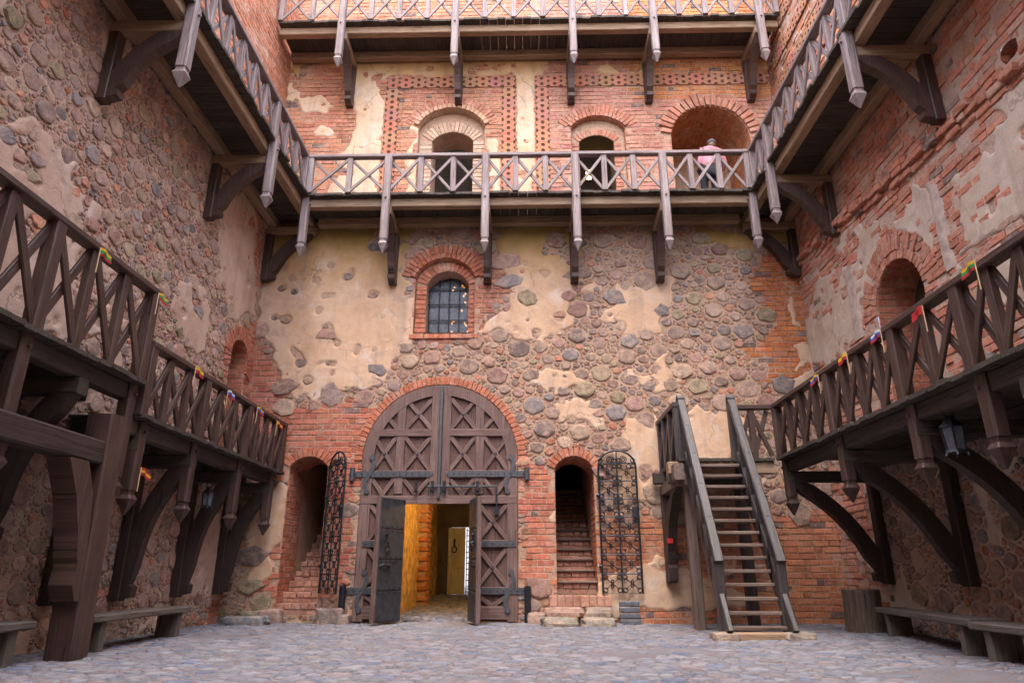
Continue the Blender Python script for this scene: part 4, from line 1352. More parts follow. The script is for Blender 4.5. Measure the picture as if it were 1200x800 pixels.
# second level: left, right and across the back wall
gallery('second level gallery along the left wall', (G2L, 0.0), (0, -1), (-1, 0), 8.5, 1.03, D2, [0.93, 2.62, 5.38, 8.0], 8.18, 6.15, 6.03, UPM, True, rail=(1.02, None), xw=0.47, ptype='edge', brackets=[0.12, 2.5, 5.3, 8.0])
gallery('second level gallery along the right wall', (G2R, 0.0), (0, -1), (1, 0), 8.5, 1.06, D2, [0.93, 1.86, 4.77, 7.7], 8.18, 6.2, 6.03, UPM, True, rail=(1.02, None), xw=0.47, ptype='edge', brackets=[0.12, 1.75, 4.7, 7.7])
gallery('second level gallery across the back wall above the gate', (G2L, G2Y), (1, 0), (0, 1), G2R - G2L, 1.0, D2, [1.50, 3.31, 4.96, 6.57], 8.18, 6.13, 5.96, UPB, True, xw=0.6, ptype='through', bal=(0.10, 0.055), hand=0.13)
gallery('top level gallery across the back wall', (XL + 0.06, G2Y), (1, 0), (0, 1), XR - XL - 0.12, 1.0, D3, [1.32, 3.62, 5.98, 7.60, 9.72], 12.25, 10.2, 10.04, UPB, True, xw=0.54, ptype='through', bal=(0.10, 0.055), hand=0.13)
# heavy post, beam and brace under the near left bay
t = thing('support_post', (-4.2, -4.86, 0), 'thick brown timber post with curved brace under the near left gallery', 'post')
m = MB(); m.beam((-4.31, -4.98, -0.05), (-4.31, -5.06, 2.3), 0.27, 0.27, up=(0, 1, 0), ch=0.02); m.build('post', 'wood_brown', t)
m = MB(); m.beam((-4.31, -4.93, 1.9), (-4.31, -8.2, 1.9), 0.22, 0.23, ch=0.02); m.build('beam', 'wood_dark', t)
m = MB()
m.prism([(-5.09, 0.62), (-5.15, 0.62), (-5.22, 0.75), (-5.20, 0.95), (-5.23, 1.0), (-5.30, 1.25), (-5.42, 1.55), (-5.62, 1.88), (-5.34, 1.88), (-5.18, 1.6), (-5.13, 1.3), (-5.10, 1.0)],
        (-4.42, -0.06, -0.1), (0, 1, 0), (0, 0, 1), (0.23, 0, 0))
m.build('brace', 'wood_brown', t)

# ------------------------------------------------------------------ stair landing and wooden stair
LX0, SX0, SX1, LY = 2.30, 2.47, 3.17, -1.5
g = thing('stair_landing', (3.0, -0.75, D1), 'wooden landing at the head of the stair against the back wall', 'landing')
n = 9
for k in range(n):
    m = MB(); x = LX0 + (k + 0.5) * (G1R - 0.04 - LX0) / n
    m.beam((x, LY - 0.03 + random.uniform(-0.02, 0.02), D1 - 0.026), (x, -0.02, D1 - 0.026), (G1R - LX0) / n - 0.012, 0.046); m.build('deck_board', 'wood_deck', g)
for y in (LY + 0.1, -0.2):
    m = MB(); m.beam((LX0 - 0.15, y, D1 - 0.14), (G1R - 0.05, y, D1 - 0.14), 0.15, 0.18, ch=0.012); m.build('beam', 'wood_honey' if y < -1 else 'wood_deck', g)
m = MB(); m.beam((LX0 + 0.06, LY - 0.05, D1 - 0.32), (LX0 + 0.06, -0.02, D1 - 0.32), 0.16, 0.17, ch=0.012); m.build('cross_beam', 'wood_tread', g)
for y in (LY + 0.12,):
    m = MB(); m.beam((LX0 - 0.03, y - 0.28, D1 - 0.22), (LX0 - 0.03, y + 0.3, D1 - 0.22), 0.15, 0.24, ch=0.012); m.build('end_beam', 'wood_tread', g)
for (xa, xb) in ((SX1 + 0.06, G1R - 0.06),):
    m = MB(); m.beam((xa - 0.05, LY + 0.04, 3.205), (xb + 0.05, LY + 0.04, 3.205), 0.13, 0.07, ch=0.01); m.build('handrail', 'wood_brown', g)
    nb = 1
    for k in range(2):
        x = xa + 0.12 + k * (xb - xa - 0.15); 
    xm = (xa + xb) / 2
    m = MB(); m.beam((xm, LY + 0.04, D1), (xm, LY + 0.04, 3.17), 0.09, 0.08, up=(0, 1, 0)); m.build('baluster', 'wood_brown', g)
    for (a_, b_) in ((xa, xm), (xm, xb)):
        for sgn in (0, 1):
            m = MB(); m.beam((a_, LY + 0.04 + (0.02 if sgn else -0.02), D1 + 0.03 if sgn else 3.15), (b_, LY + 0.04 + (0.02 if sgn else -0.02), 3.15 if sgn else D1 + 0.03), 0.034, 0.07); m.build('cross_bar', 'wood_brown', g)
# left side rail of the landing
m = MB(); m.beam((LX0 + 0.04, LY, 3.26), (LX0 + 0.04, -0.05, 3.26), 0.12, 0.07, ch=0.01); m.build('handrail', 'wood_stair', g)
for k, y in enumerate((LY + 0.06, -1.0, -0.52, -0.1)):
    m = MB(); m.beam((LX0 + 0.04, y, D1), (LX0 + 0.04, y, 3.23), 0.09, 0.09, up=(0, 1, 0)); m.build('baluster', 'wood_stair', g)
    if k:
        y0 = (LY + 0.06, -1.0, -0.52, -0.1)[k - 1]
        for sgn in (0, 1):
            m = MB(); m.beam((LX0 + 0.04 + (0.02 if sgn else -0.02), y0, D1 + 0.03 if sgn else 3.2), (LX0 + 0.04 + (0.02 if sgn else -0.02), y, 3.2 if sgn else D1 + 0.03), 0.034, 0.07); m.build('cross_bar', 'wood_stair', g)
for (x, y) in ((LX0 + 0.16, LY + 0.14), (LX0 + 0.95, LY + 0.2)):
    m = MB(); m.beam((x, y, -0.03), (x, y, D1 - 0.24), 0.15, 0.15, up=(0, 1, 0), ch=0.015); m.build('post', 'wood_tread' if x < 2.8 else 'wood_dark', g)
m = MB(); m.beam((LX0 + 0.06, -0.08, 0.62), (LX0 + 0.06, -0.08, D1 - 0.41), 0.16, 0.13, up=(0, 1, 0), ch=0.012); m.build('wall_post', 'wood_dark', g)
m = MB()
m.prism([(-0.15, 0.62), (-0.30, 0.66), (-0.32, 0.85), (-0.26, 0.9), (-0.30, 1.1), (-0.55, 1.55), (-1.0, 1.95), (-1.3, 2.0), (-1.0, 2.0), (-0.5, 1.85), (-0.15, 1.4)], (LX0 - 0.01, 0, 0), (0, 1, 0), (0, 0, 1), (0.14, 0, 0))
m.build('brace', 'wood_dark', g)
# stair
SY0, SY1 = -2.80, -1.52          # foot and head
s = thing('wooden_stair', ((SX0 + SX1) / 2, SY0, 0), 'steep dark wooden stair with handrails climbing to the right gallery', 'stairs')
z0s, z1s = 0.10, D1
sl = (z1s - z0s) / (SY1 - SY0)
for x in (SX0 - 0.04, SX1 + 0.04):
    m = MB(); m.beam((x, SY0 - 0.12, z0s - 0.04), (x, SY1 + 0.05, z1s + 0.02), 0.07, 0.24, up=(0, -1, 1), ch=0.01); m.build('stringer', 'wood_stair', s)
    m = MB(); m.beam((x, SY0 + 0.02, 0.90), (x, SY1 + 0.12, 0.90 + sl * (SY1 + 0.1 - SY0)), 0.12, 0.075, up=(0, -1, 1), ch=0.012); m.build('handrail', 'wood_stair', s)
    m = MB(); m.beam((x, SY0 + 0.08, z0s - 0.05), (x, SY0 + 0.08, 0.93), 0.11, 0.11, up=(0, 1, 0), ch=0.012); m.build('newel', 'wood_stair', s)
    m = MB(); m.beam((x, SY1 + 0.10, D1 - 0.25), (x, SY1 + 0.10, 0.9 + sl * (SY1 + 0.08 - SY0)), 0.12, 0.12, up=(0, 1, 0), ch=0.012); m.build('newel', 'wood_stair', s)
    for k in range(1, 5):
        y = SY0 + 0.08 + k * (SY1 - SY0) / 5
        m = MB(); m.beam((x, y, z0s + sl * (y - SY0) - 0.02), (x, y, 0.88 + sl * (y - SY0)), 0.07, 0.075, up=(0, 1, 0)); m.build('baluster', 'wood_stair', s)
nt_ = 14
for k in range(nt_):
    z = z0s + 0.03 + k * (z1s - z0s) / nt_; y = SY0 + k * (SY1 - SY0) / nt_
    m = MB(); m.beam((SX0, y + 0.06, z), (SX1, y + 0.06, z), 0.20, 0.045, ch=0.008); m.build('tread', 'wood_tread', s)
bl = MB(); bl.beam((SX0 - 0.1, SY0 - 0.02, 0.035), (SX1 + 0.1, SY0 - 0.02, 0.035), 0.18, 0.11, ch=0.02)
tag(bl.build('sill_log', 'wood_honey', None), 'short log lying under the lowest tread of the wooden stair', 'log')
boulder('base_stone', (SX0 - 0.08, SY0 - 0.08, 0.03), 0.34, 0.34, 0.13, (0.3, 0.24, 0.2), 'squared stone under the left foot of the wooden stair', 'stone', seed=41)
boulder('base_stone', (SX1 + 0.1, SY0 - 0.08, 0.03), 0.34, 0.34, 0.13, (0.26, 0.23, 0.2), 'squared stone under the right foot of the wooden stair', 'stone', seed=43)

# ------------------------------------------------------------------ the great gate
GY = -0.02
def G(cx, cy): return PY(380 + cx / 2.5, 430 + cy / 2.5, GY)
gx_ = lambda cx, cy=240: G(cx, cy)[0]
gz_ = lambda cy, cx=340: G(cx, cy)[2]
gate = thing('castle_gate', (-1.5, 0, 0), 'great arched wooden gate with crossed battens and iron straps, wicket standing open', 'gate')
GX0, GX1 = -2.86, -0.15
GC = (GX0 + GX1) / 2
RG = (GX1 - GX0) / 2
ZS = 2.635
def ztop_g(x): return ZS + math.sqrt(max(0.0, RG ** 2 - (x - GC) ** 2))
WX0, WX1 = PY(474, 600, 0)[0], PY(553, 600, 0)[0]
WZ = gz_(388)
# boards behind the battens
nb = 15
for k in range(nb):
    xa = GX0 + (GX1 - GX0) * k / nb + 0.0004; xb = GX0 + (GX1 - GX0) * (k + 1) / nb - 0.0004
    segs = [(xa, xb)]
    for (a_, b_) in segs:
        mid = (a_ + b_) / 2
        if WX0 < mid < WX1:
            zb = WZ
        else:
            zb = 0.03
            if a_ < WX0 < b_: b_ = WX0
            if a_ < WX1 < b_: a_ = WX1
        m = MB()
        m.prism([(a_, zb), (b_, zb), (b_, ztop_g(b_) - 0.01), (a_, ztop_g(a_) - 0.01)], (0, GY + 0.045, 0), (1, 0, 0), (0, 0, 1), (0, 0.05, 0))
        m.build('board', 'wood_gate_board', gate)
def gbeam(x0, z0, x1, z1, w, n='rail', th=0.05, y=GY, mat='wood_gate', par=None):
    m = MB(); m.beam((x0, y + 0.04 - th / 2, z0), (x1, y + 0.04 - th / 2, z1), th, w, up=np.cross((x1 - x0, 0, z1 - z0), (0, 1, 0)), ch=0.008)
    return m.build(n, mat, par or gate)
# curved rims
for sgn in (-1, 1):
    m = MB()
    out = []; inn = []
    for k in range(15):
        a = math.pi / 2 * k / 14
        out.append((GC + sgn * RG * math.cos(a), ZS + RG * math.sin(a))); inn.append((GC + sgn * (RG - 0.19) * math.cos(a), ZS + (RG - 0.19) * math.sin(a)))
    m.prism(out + inn[::-1], (0, GY - 0.012, 0), (1, 0, 0), (0, 0, 1), (0, 0.05, 0)); m.build('curved_rim', 'wood_gate', gate)
    xs = GX0 + 0.09 if sgn < 0 else GX1 - 0.09
    gbeam(xs, 0.03, xs, ZS + 0.1, 0.18, 'stile')
xc = GC
X_ms_l = gx_(222); X_ms_r = gx_(455)
XSL = [GX0 + 0.18, X_ms_l, xc - 0.09]     # stile centres left leaf
z_r1, z_r2, z_r3 = gz_(192), gz_(313), gz_(388)
zb0 = 0.16
for sgn, xm in ((-1, X_ms_l), (1, X_ms_r)):
    xin = xc + sgn * 0.10
    xo = GX0 + 0.16 if sgn < 0 else GX1 - 0.16
    gbeam(xin, WZ + 0.06, xin, ztop_g(xin) - 0.03, 0.15, 'stile')
    gbeam(xm, WZ + 0.10, xm, ztop_g(xm) - 0.10, 0.15, 'stile', 0.046)
    gbeam(xo, z_r1, xin - sgn * -0.05, z_r1, 0.13, 'rail', 0.054)
    gbeam(xo, z_r2, xin, z_r2, 0.13, 'rail', 0.054)
    gbeam(GX0 + 0.02 if sgn < 0 else GX1 - 0.02, z_r3, xc + sgn * 0.005, z_r3, 0.14, 'rail', 0.056)
    gbeam(xo, zb0, WX0 - 0.02 if sgn < 0 else WX1 + 0.02, zb0, 0.2, 'rail', 0.054)
    gbeam(xo, gz_(517), WX0 if sgn < 0 else WX1, gz_(517), 0.12, 'rail', 0.054)
    gbeam(xo, gz_(655), WX0 if sgn < 0 else WX1, gz_(655), 0.12, 'rail', 0.054)
    gbeam(WX0 - 0.06 if sgn < 0 else WX1 + 0.06, 0.05, WX0 - 0.06 if sgn < 0 else WX1 + 0.06, WZ - 0.02, 0.12, 'stile', 0.052)
    # panels with crossed battens
    def cross(xa, xb, za, zb, clip=True, vee=False):
        if xb < xa: xa, xb = xb, xa
        pairs = [((xa, za), (xb, zb)), ((xa, zb), (xb, za))] if not vee else [((xa, zb), ((xa + xb) / 2, za)), ((xb, zb), ((xa + xb) / 2, za))]
        for q, ((x0, z0_), (x1, z1_)) in enumerate(pairs):
            if clip:
                def lim(x, z):
                    r = math.hypot(x - GC, z - ZS) if z > ZS else abs(x - GC)
                    return r < RG - 0.17
                P0 = np.array((x0, z0_)); P1 = np.array((x1, z1_)); ts = [t_ for t_ in np.linspace(0, 1, 41) if lim(*(P0 + (P1 - P0) * t_))]
                if len(ts) < 6: continue
                (x0, z0_), (x1, z1_) = P0 + (P1 - P0) * ts[0], P0 + (P1 - P0) * ts[-1]
            gbeam(x0, z0_, x1, z1_, 0.075, 'batten', 0.036 + 0.006 * q)
        m_ = MB(); mx, mz = (xa + xb) / 2, (za + zb) / 2
        if not vee and (not clip or math.hypot(mx - GC, max(0, mz - ZS)) < RG - 0.2):
            m_.tube([(mx, GY - 0.02, mz), (mx, GY + 0.0, mz)], 0.025, 8, r1=0.03); m_.build('stud', 'iron_grey', gate)
    i_in = xin - (-sgn) * 0.075 if False else xin + sgn * 0.075
    i_m0, i_m1 = xm - sgn * 0.075, xm + sgn * 0.075
    i_o = xo + (-sgn) * 0.02
    cross(i_in, i_m0, z_r1 + 0.07, ztop_g((i_in + i_m0) / 2) - 0.2)
    cross(i_m1, i_o, z_r1 + 0.07, z_r1 + 0.55)
    cross(i_in, i_m0, z_r2 + 0.07, z_r1 - 0.07)
    cross(i_m1, i_o, z_r2 + 0.07, z_r1 - 0.07)
    cross(i_in, i_m0, z_r3 + 0.08, z_r2 - 0.07, False, True)
    cross(i_m1, i_o, z_r3 + 0.08, z_r2 - 0.07, False, True)
    wj = WX0 - 0.12 if sgn < 0 else WX1 + 0.12
    cross(wj, i_o, gz_(517) + 0.07, z_r3 - 0.08, False)
    cross(wj, i_o, gz_(655) + 0.07, gz_(517) - 0.07, False)
    cross(wj, i_o, zb0 + 0.1, gz_(655) - 0.07, False, True)
    # iron straps with trefoil ends
    def strap(z, x_end, x_post, w=0.10, fleur=True):
        m_ = MB(); y = GY - 0.024
        s_ = 1 if x_end > x_post else -1
        m_.prism([(x_post, z - w / 2), (x_end - s_ * 0.08, z - w / 2), (x_end, z), (x_end - s_ * 0.08, z + w / 2), (x_post, z + w / 2)], (0, y, 0), (1, 0, 0), (0, 0, 1), (0, 0.014, 0))
        if fleur:
            xf = x_post + s_ * 0.30
            pts = []
            for k in range(9):
                q = k / 8 * 2 - 1
                pts.append((xf + 0.07 * math.sin(q * 2.6), z + q * 0.28))
            for sx in (1,):
                rib = [(px - 0.035 * (1.15 - abs((pz - z) / 0.28) * 0.35), pz) for px, pz in pts] + [(px + 0.035 * (1.15 - abs((pz - z) / 0.28) * 0.35), pz) for px, pz in pts[::-1]]
                m_.prism(rib, (0, y - 0.009, 0), (1, 0, 0), (0, 0, 1), (0, 0.012, 0))
            for dz in (-0.29, 0.29):
                m_.prism([(xf + 0.05 * math.cos(c) + (0.03 if dz > 0 else -0.03), z + dz + 0.05 * math.sin(c)) for c in np.linspace(0, 2 * math.pi, 10)[:-1]], (0, y - 0.012, 0), (1, 0, 0), (0, 0, 1), (0, 0.012, 0))
        o = m_.build('strap_hinge', 'iron_grey', gate)
        L_ = abs(x_end - x_post)
        b_ = MB()
        for k in range(int(L_ / 0.11)):
            xx = x_post + s_ * (0.06 + k * 0.11)
            b_.tube([(xx, y - 0.012, z), (xx, y + 0.002, z)], 0.011, 6)
        b_.build('rivets', 'iron', o)
    xpost = GX0 - 0.16 if sgn < 0 else GX1 + 0.16
    strap(z_r2, xc + sgn * 0.10, xpost)
    strap(gz_(655), WX0 - 0.02 if sgn < 0 else WX1 + 0.02, xpost)
    strap(gz_(517), WX0 - 0.03 if sgn < 0 else WX1 + 0.03, GX0 + 0.09 if sgn < 0 else GX1 - 0.03, fleur=False)
    # pintles and hinge posts
    tag_l = 'left' if sgn < 0 else 'right'
    m = MB(); m.tube([(xpost, -0.09, -0.04), (xpost, -0.09, gz_(640))], 0.055, 10); hp = m.build('hinge_post', 'iron', None)
    tag(hp, 'short dark iron hinge post at the ' + tag_l + ' foot of the great gate', 'post', 'iron posts of the gate')
    m = MB(); m.tube([(xpost, -0.05, z_r2 - 0.11), (xpost, -0.05, z_r2 + 0.11)], 0.045, 10); m.build('pintle', 'iron_grey', gate)
# centre bar, bolt and hasps
m = MB(); m.beam((xc, GY - 0.045, WZ + 0.02), (xc, GY - 0.045, ZS + RG - 0.04), 0.055, 0.03, up=(0, 1, 0)); m.build('centre_bar', 'iron_grey', gate)
zb = gz_(350)
m = MB(); m.beam((gx_(300, 350), GY - 0.05, zb), (gx_(505, 350), GY - 0.05, zb), 0.03, 0.035); m.build('long_bolt', 'iron_grey', gate)
for cx in (270, 318, 352, 450):
    m = MB(); x = gx_(cx, 350)
    m.beam((x, GY - 0.055, zb + 0.09), (x, GY - 0.055, zb - 0.10), 0.05, 0.025, up=(0, 1, 0))
    m.tube([(x, GY - 0.07, zb - 0.08 + 0.04 * math.sin(c)) if False else (x + 0.035 * math.cos(c), GY - 0.075, zb - 0.10 + 0.035 * math.sin(c)) for c in np.linspace(0, 2 * math.pi, 11)[:-1]], 0.008, 5, True)
    m.build('hasp', 'iron', gate)
m = MB(); x = gx_(505, 390)
m.beam((x, GY - 0.05, gz_(352)), (x, GY - 0.05, gz_(420)), 0.03, 0.02, up=(0, 1, 0)); m.box((x - 0.045, GY - 0.08, gz_(432)), (x + 0.045, GY - 0.035, gz_(412))); m.build('padlock', 'iron', gate)
# wicket doors, hinged at the wicket jambs and swung out over the yard
def wicket(xh, ang, W, label, h0=-0.0, flip=1):
    """xh hinge x; ang direction of the leaf in plan; W width"""
    d = np.array((math.cos(ang), math.sin(ang), 0)); nrm = np.array((-d[1], d[0], 0)) * flip     # nrm: face seen from the yard
    H = WZ - 0.05
    o = np.array((xh, GY - 0.03, 0.045))
    P = lambda a, b, n: o + d * a + ZU * b + nrm * n
    m = MB(); m.add([P(0, 0, -0.04), P(W, 0, -0.04), P(W, H, -0.04), P(0, H, -0.04), P(0, 0, 0.03), P(W, 0, 0.03), P(W, H, 0.03), P(0, H, 0.03)],
                    [(0, 3, 2, 1), (4, 5, 6, 7), (0, 1, 5, 4), (1, 2, 6, 5), (2, 3, 7, 6), (3, 0, 4, 7)],
                    gc=[(b, a, n) for a, b, n in ((0, 0, 0), (W, 0, 0), (W, H, 0), (0, H, 0), (0, 0, .07), (W, 0, .07), (W, H, .07), (0, H, .07))])
    w = m.build('wicket_door', 'wood_gate', gate)
    w['label'] = label
    hs = [0, H * 0.24, H * 0.49, H * 0.74, H]
    for a, b in zip(hs[:-1], hs[1:]):
        m = MB(); q = [P(0.01, a + 0.006, 0.03), P(W - 0.02, a + 0.006, 0.03), P(W - 0.02, b - 0.006, 0.03), P(0.01, b - 0.006, 0.03)]
        q2 = [P(0.015, a + 0.01, 0.042), P(W - 0.025, a + 0.01, 0.042), P(W - 0.025, b - 0.01, 0.042), P(0.015, b - 0.01, 0.042)]
        m.add(q + q2, [(4, 5, 6, 7), (0, 1, 5, 4), (1, 2, 6, 5), (2, 3, 7, 6), (3, 0, 4, 7)]); m.build('iron_plate', 'iron_door', w)
        m = MB()
        for k in range(5):
            for zz in (a + 0.035, b - 0.035):
                c = P(0.06 + k * (W - 0.12) / 4, zz, 0.042); m.tube([c, c + nrm * 0.01], 0.011, 6)
        m.build('rivets', 'iron', w)
    c = P(W * 0.72, H * 0.62, 0.05)
    m = MB(); m.tube([c + d * 0.05 * math.cos(t_) + ZU * (0.055 * math.sin(t_) - 0.06) + nrm * 0.03 for t_ in np.linspace(0, 2 * math.pi, 13)[:-1]], 0.011, 6, True)
    m.tube([c + ZU * 0.02, c + nrm * 0.05 + ZU * 0.0], 0.02, 8); m.tube([c + ZU * 0.13, c + ZU * 0.13 + nrm * 0.03], 0.03, 8)
    m.tube([c + ZU * 0.13 + nrm * 0.01, c - ZU * 0.02 + nrm * 0.01], 0.016, 6)
    m.build('ring_handle', 'iron', w)
    m = MB(); q = P(W * 0.72, H * 0.44, 0.05); m.tube([q - d * 0.11, q - d * 0.03 + nrm * 0.03, q + d * 0.06 + nrm * 0.03 + ZU * 0.015, q + d * 0.13 + ZU * -0.02], 0.018, 7); m.build('lever', 'iron', w)
    m = MB(); m.beam(P(W + 0.004, 0.0, -0.005), P(W + 0.004, H, -0.005), 0.075, 0.03, up=d, ch=0.006); m.build('edge_rail', 'wood_gate', w)
wicket(WX0, math.radians(180 + 57), 0.60, 'left leaf of the wicket, iron clad inner face, wide open', flip=1)
wicket(WX1, math.radians(-74), 0.60, 'right leaf of the wicket seen almost edge on', flip=-1)

# far door inside the passage, standing open, and the lit grille behind it
fd = thing('inner_door', (xe1, PY1, 0.2), 'pale wooden door standing open at the far end of the passage', 'door')
z0f = zp(PY1) + 0.02
xa, xb = PY(525, 650, PY1 - 0.1)[0], PY(545, 650, PY1 - 0.1)[0]
zt2 = PY(530, 618, PY1 - 0.1)[2]
n = 4
for k in range(n):
    m = MB(); x = xa + (k + 0.5) * (xb - xa) / n
    m.beam((x, PY1 - 0.1, z0f), (x, PY1 - 0.1, zt2), (xb - xa) / n - 0.001, 0.06, up=(0, 1, 0), ch=0.004); m.build('board', 'wood_pale', fd)
for zz in (0.62, 1.35):
    m = MB(); m.beam((xa, PY1 - 0.14, z0f + zz), (xb, PY1 - 0.14, z0f + zz), 0.02, 0.05); m.build('strap', 'wood_pale', fd)
m = MB(); c = np.array(((xa + xb) / 2 - 0.05, PY1 - 0.17, z0f + 1.05)); m.tube([c + np.array((0.06 * math.cos(t_), 0, 0.07 * math.sin(t_))) for t_ in np.linspace(0, 6.28, 12)[:-1]], 0.014, 6, True)
m.tube([c + ZU * 0.25, c + ZU * 0.06], 0.02, 6); m.build('ring_handle', 'iron', fd)
gr = thing('inner_grille', (xe2 - 0.2, PY1 + 0.1, 0.2), 'iron bar grille in the bright slit beside the inner door', 'grille')
for k in range(5):
    m = MB(); x = xb + 0.02 + k * 0.075; m.tube([(x, PY1 + 0.12, z0f), (x, PY1 + 0.12, zt2)], 0.012, 6); m.build('bar', 'iron', gr)
for k in range(12):
    z = z0f + 0.05 + k * (zt2 - z0f - 0.1) / 11
    m = MB(); m.tube([(xb, PY1 + 0.14, z), (xe2, PY1 + 0.14, z)], 0.012, 6); m.build('crossbar', 'iron', gr)
# wall lantern that lights the passage and bulb in the upper doorway
def lantern(c, label, lit=None, scale=1.0, group='hanging iron lanterns', rod=0.25):
    c = np.array(c, float); S = scale
    t = thing('lantern', c, label, 'lantern', group)
    def hexa(r0, z0, r1, z1, name, mat):
        m = MB(); n = 6
        vs = [c + np.array((r0 * S * math.cos(2 * math.pi * k / n), r0 * S * math.sin(2 * math.pi * k / n), z0 * S)) for k in range(n)]
        vs += [c + np.array((r1 * S * math.cos(2 * math.pi * k / n), r1 * S * math.sin(2 * math.pi * k / n), z1 * S)) for k in range(n)]
        m.add(vs, [tuple(range(5, -1, -1)), tuple(range(6, 12))] + [(k, (k + 1) % n, n + (k + 1) % n, n + k) for k in range(n)]); return m.build(name, mat, t)
    hexa(0.075, 0.0, 0.095, 0.2, 'glass', 'glass_lantern' if not lit else 'bulb')
    hexa(0.10, -0.025, 0.085, 0.0, 'base', 'iron'); hexa(0.12, 0.2, 0.05, 0.27, 'hood', 'iron'); hexa(0.05, 0.27, 0.03, 0.31, 'chimney', 'iron')
    for k in range(6):
        a = 2 * math.pi * k / 6
        m = MB(); m.tube([c + S * np.array((0.08 * math.cos(a), 0.08 * math.sin(a), 0)), c + S * np.array((0.1 * math.cos(a), 0.1 * math.sin(a), 0.2))], 0.008 * S, 5); m.build('corner_bar', 'iron', t)
    m = MB(); m.tube([c + S * np.array((0.05 * math.cos(a), 0, 0.33 + 0.05 * math.sin(a))) for a in np.linspace(0, 6.28, 11)[:-1]], 0.008, 5, True)
    m.tube([c + ZU * S * 0.37, c + ZU * (S * 0.37 + rod)], 0.008, 5); m.build('hook', 'iron', t)
    m = MB()
    for k in range(6):
        a = 2 * math.pi * k / 6
        m.tube([c + S * np.array((0.09 * math.cos(a), 0.09 * math.sin(a), -0.03)), c + S * np.array((0.10 * math.cos(a), 0.10 * math.sin(a), -0.055))], 0.012 * S, 5)
    m.build('feet', 'iron', t)
    return t
def lamp(loc, e, c, r=0.08):
    ld = bpy.data.lights.new('lamp_light', 'POINT'); ld.energy = e; ld.color = c; ld.shadow_soft_size = r
    o = bpy.data.objects.new('lamp_light', ld); o.location = loc; COL.objects.link(o)
lantern((-0.62, 1.5, 2.5), 'lit lantern hanging inside the gate passage', True, 1.0, 'lit lamps', rod=0.4)
lamp((-0.75, 1.5, 2.3), 26, (1.0, 0.62, 0.22))
bp = PY(690, 205, 1.2)
b_ = thing('doorway_lamp', (bp[0], 1.2, bp[2]), 'glowing yellow lamp inside the upper doorway with the brick arch', 'lamp', 'lit lamps')
m = MB(); m.tube([(bp[0], 1.2, bp[2] - 0.09), (bp[0], 1.2, bp[2] - 0.05), (bp[0], 1.2, bp[2] + 0.04), (bp[0], 1.2, bp[2] + 0.09)], 0.06, 10); m.build('bulb', 'bulb', b_)
m = MB(); m.tube([(bp[0], 1.2, bp[2] + 0.09), (bp[0], 1.2, 11.0)], 0.012, 6); m.build('cord', 'iron', b_)
lamp((bp[0], 1.05, bp[2] + 0.1), 1.2, (1.0, 0.6, 0.2))
lantern(PXp(1121, 527, 4.02), 'dark iron lantern hanging under the right gallery', None, 1.05, rod=0.15)
lantern(PXp(242, 592, -4.55), 'small dark iron lantern hanging under the far left gallery', None, 0.85, rod=0.3)

# ------------------------------------------------------------------ leaded window
wi = thing('leaded_window', (-1.48, 0.4, 5.05), 'arched leaded window with iron bars above the gate', 'window')
WY = 0.45
vin = V_wini
m = MB(); ln = vin.line(20)
m.add([(u, WY + 0.03, v) for u, v in ln], [tuple(range(len(ln)))]); m.build('backing', 'glass_dark', wi)
dx, dz = 0.062, 0.088
rw_ = random.Random(3)
amber = set()
for (ax, az, r) in ((-1.42, 6.08, 1), (-1.2, 5.95, 1), (-1.24, 5.62, 1), (-1.17, 5.35, 1), (-1.4, 5.38, 1), (-1.4, 5.15, 1), (-1.13, 5.18, 1), (-1.22, 6.12, 1), (-1.17, 5.78, 1)):
    amber.add((ax, az, r))
nz = int((vin.vt - vin.v0) / dz) + 2
for j in range(2 * nz):
    for i in range(int((vin.u1 - vin.u0) / dx) + 2):
        cx = vin.u0 + i * dx + (dx / 2 if j % 2 else 0); cz = vin.v0 + j * dz / 2
        k = 0.44
        q = [(cx - dx * k, cz), (cx, cz - dz * k), (cx + dx * k, cz), (cx, cz + dz * k)]
        if not all(bool(vin.inside(a, b)) for a, b in q): continue
        am = any(abs(cx - ax) < 0.03 * r and abs(cz - az) < 0.045 * r for ax, az, r in amber)
        m = MB(); tl = rw_.uniform(-0.0025, 0.0025), rw_.uniform(-0.0025, 0.0025)
        m.add([(q[0][0], WY + tl[0], q[0][1]), (q[1][0], WY + tl[1], q[1][1]), (q[2][0], WY - tl[0], q[2][1]), (q[3][0], WY - tl[1], q[3][1])], [(0, 1, 2, 3)])
        m.build('pane', 'glass_amber' if am else 'glass_dark', wi)
m = MB()
for s_ in (-1, 1):
    for k in range(-14, 24):
        x0 = vin.u0 + (k + 0.5) * dx; pts = []
        for t_ in np.linspace(0, 1.45, 60):
            x = x0 + s_ * t_ * dx / dz; z = vin.v0 + t_
            if bool(vin.inside(x, z)): pts.append((x, WY + 0.004 * s_, z))
        if len(pts) > 2: m.beam(pts[0], pts[-1], 0.012, 0.014, up=(0, 1, 0), ch=0.001)
m.build('lead_lattice', 'lead', wi)
for k in range(5):
    x = vin.u0 + 0.012 + k * (vin.u1 - vin.u0 - 0.024) / 4
    zt_ = vin.cv + math.sqrt(vin.R ** 2 - (x - vin.c) ** 2) - 0.01
    m = MB(); m.beam((x, WY - 0.04, vin.v0), (x, WY - 0.04, zt_), 0.022, 0.022, up=(0, 1, 0)); m.build('iron_bar', 'iron', wi)
for k in range(4):
    z = vin.v0 + 0.02 + k * 0.33
    m = MB(); m.beam((vin.u0, WY - 0.062, z), (vin.u1, WY - 0.062, z), 0.02, 0.028); m.build('iron_bar', 'iron', wi)

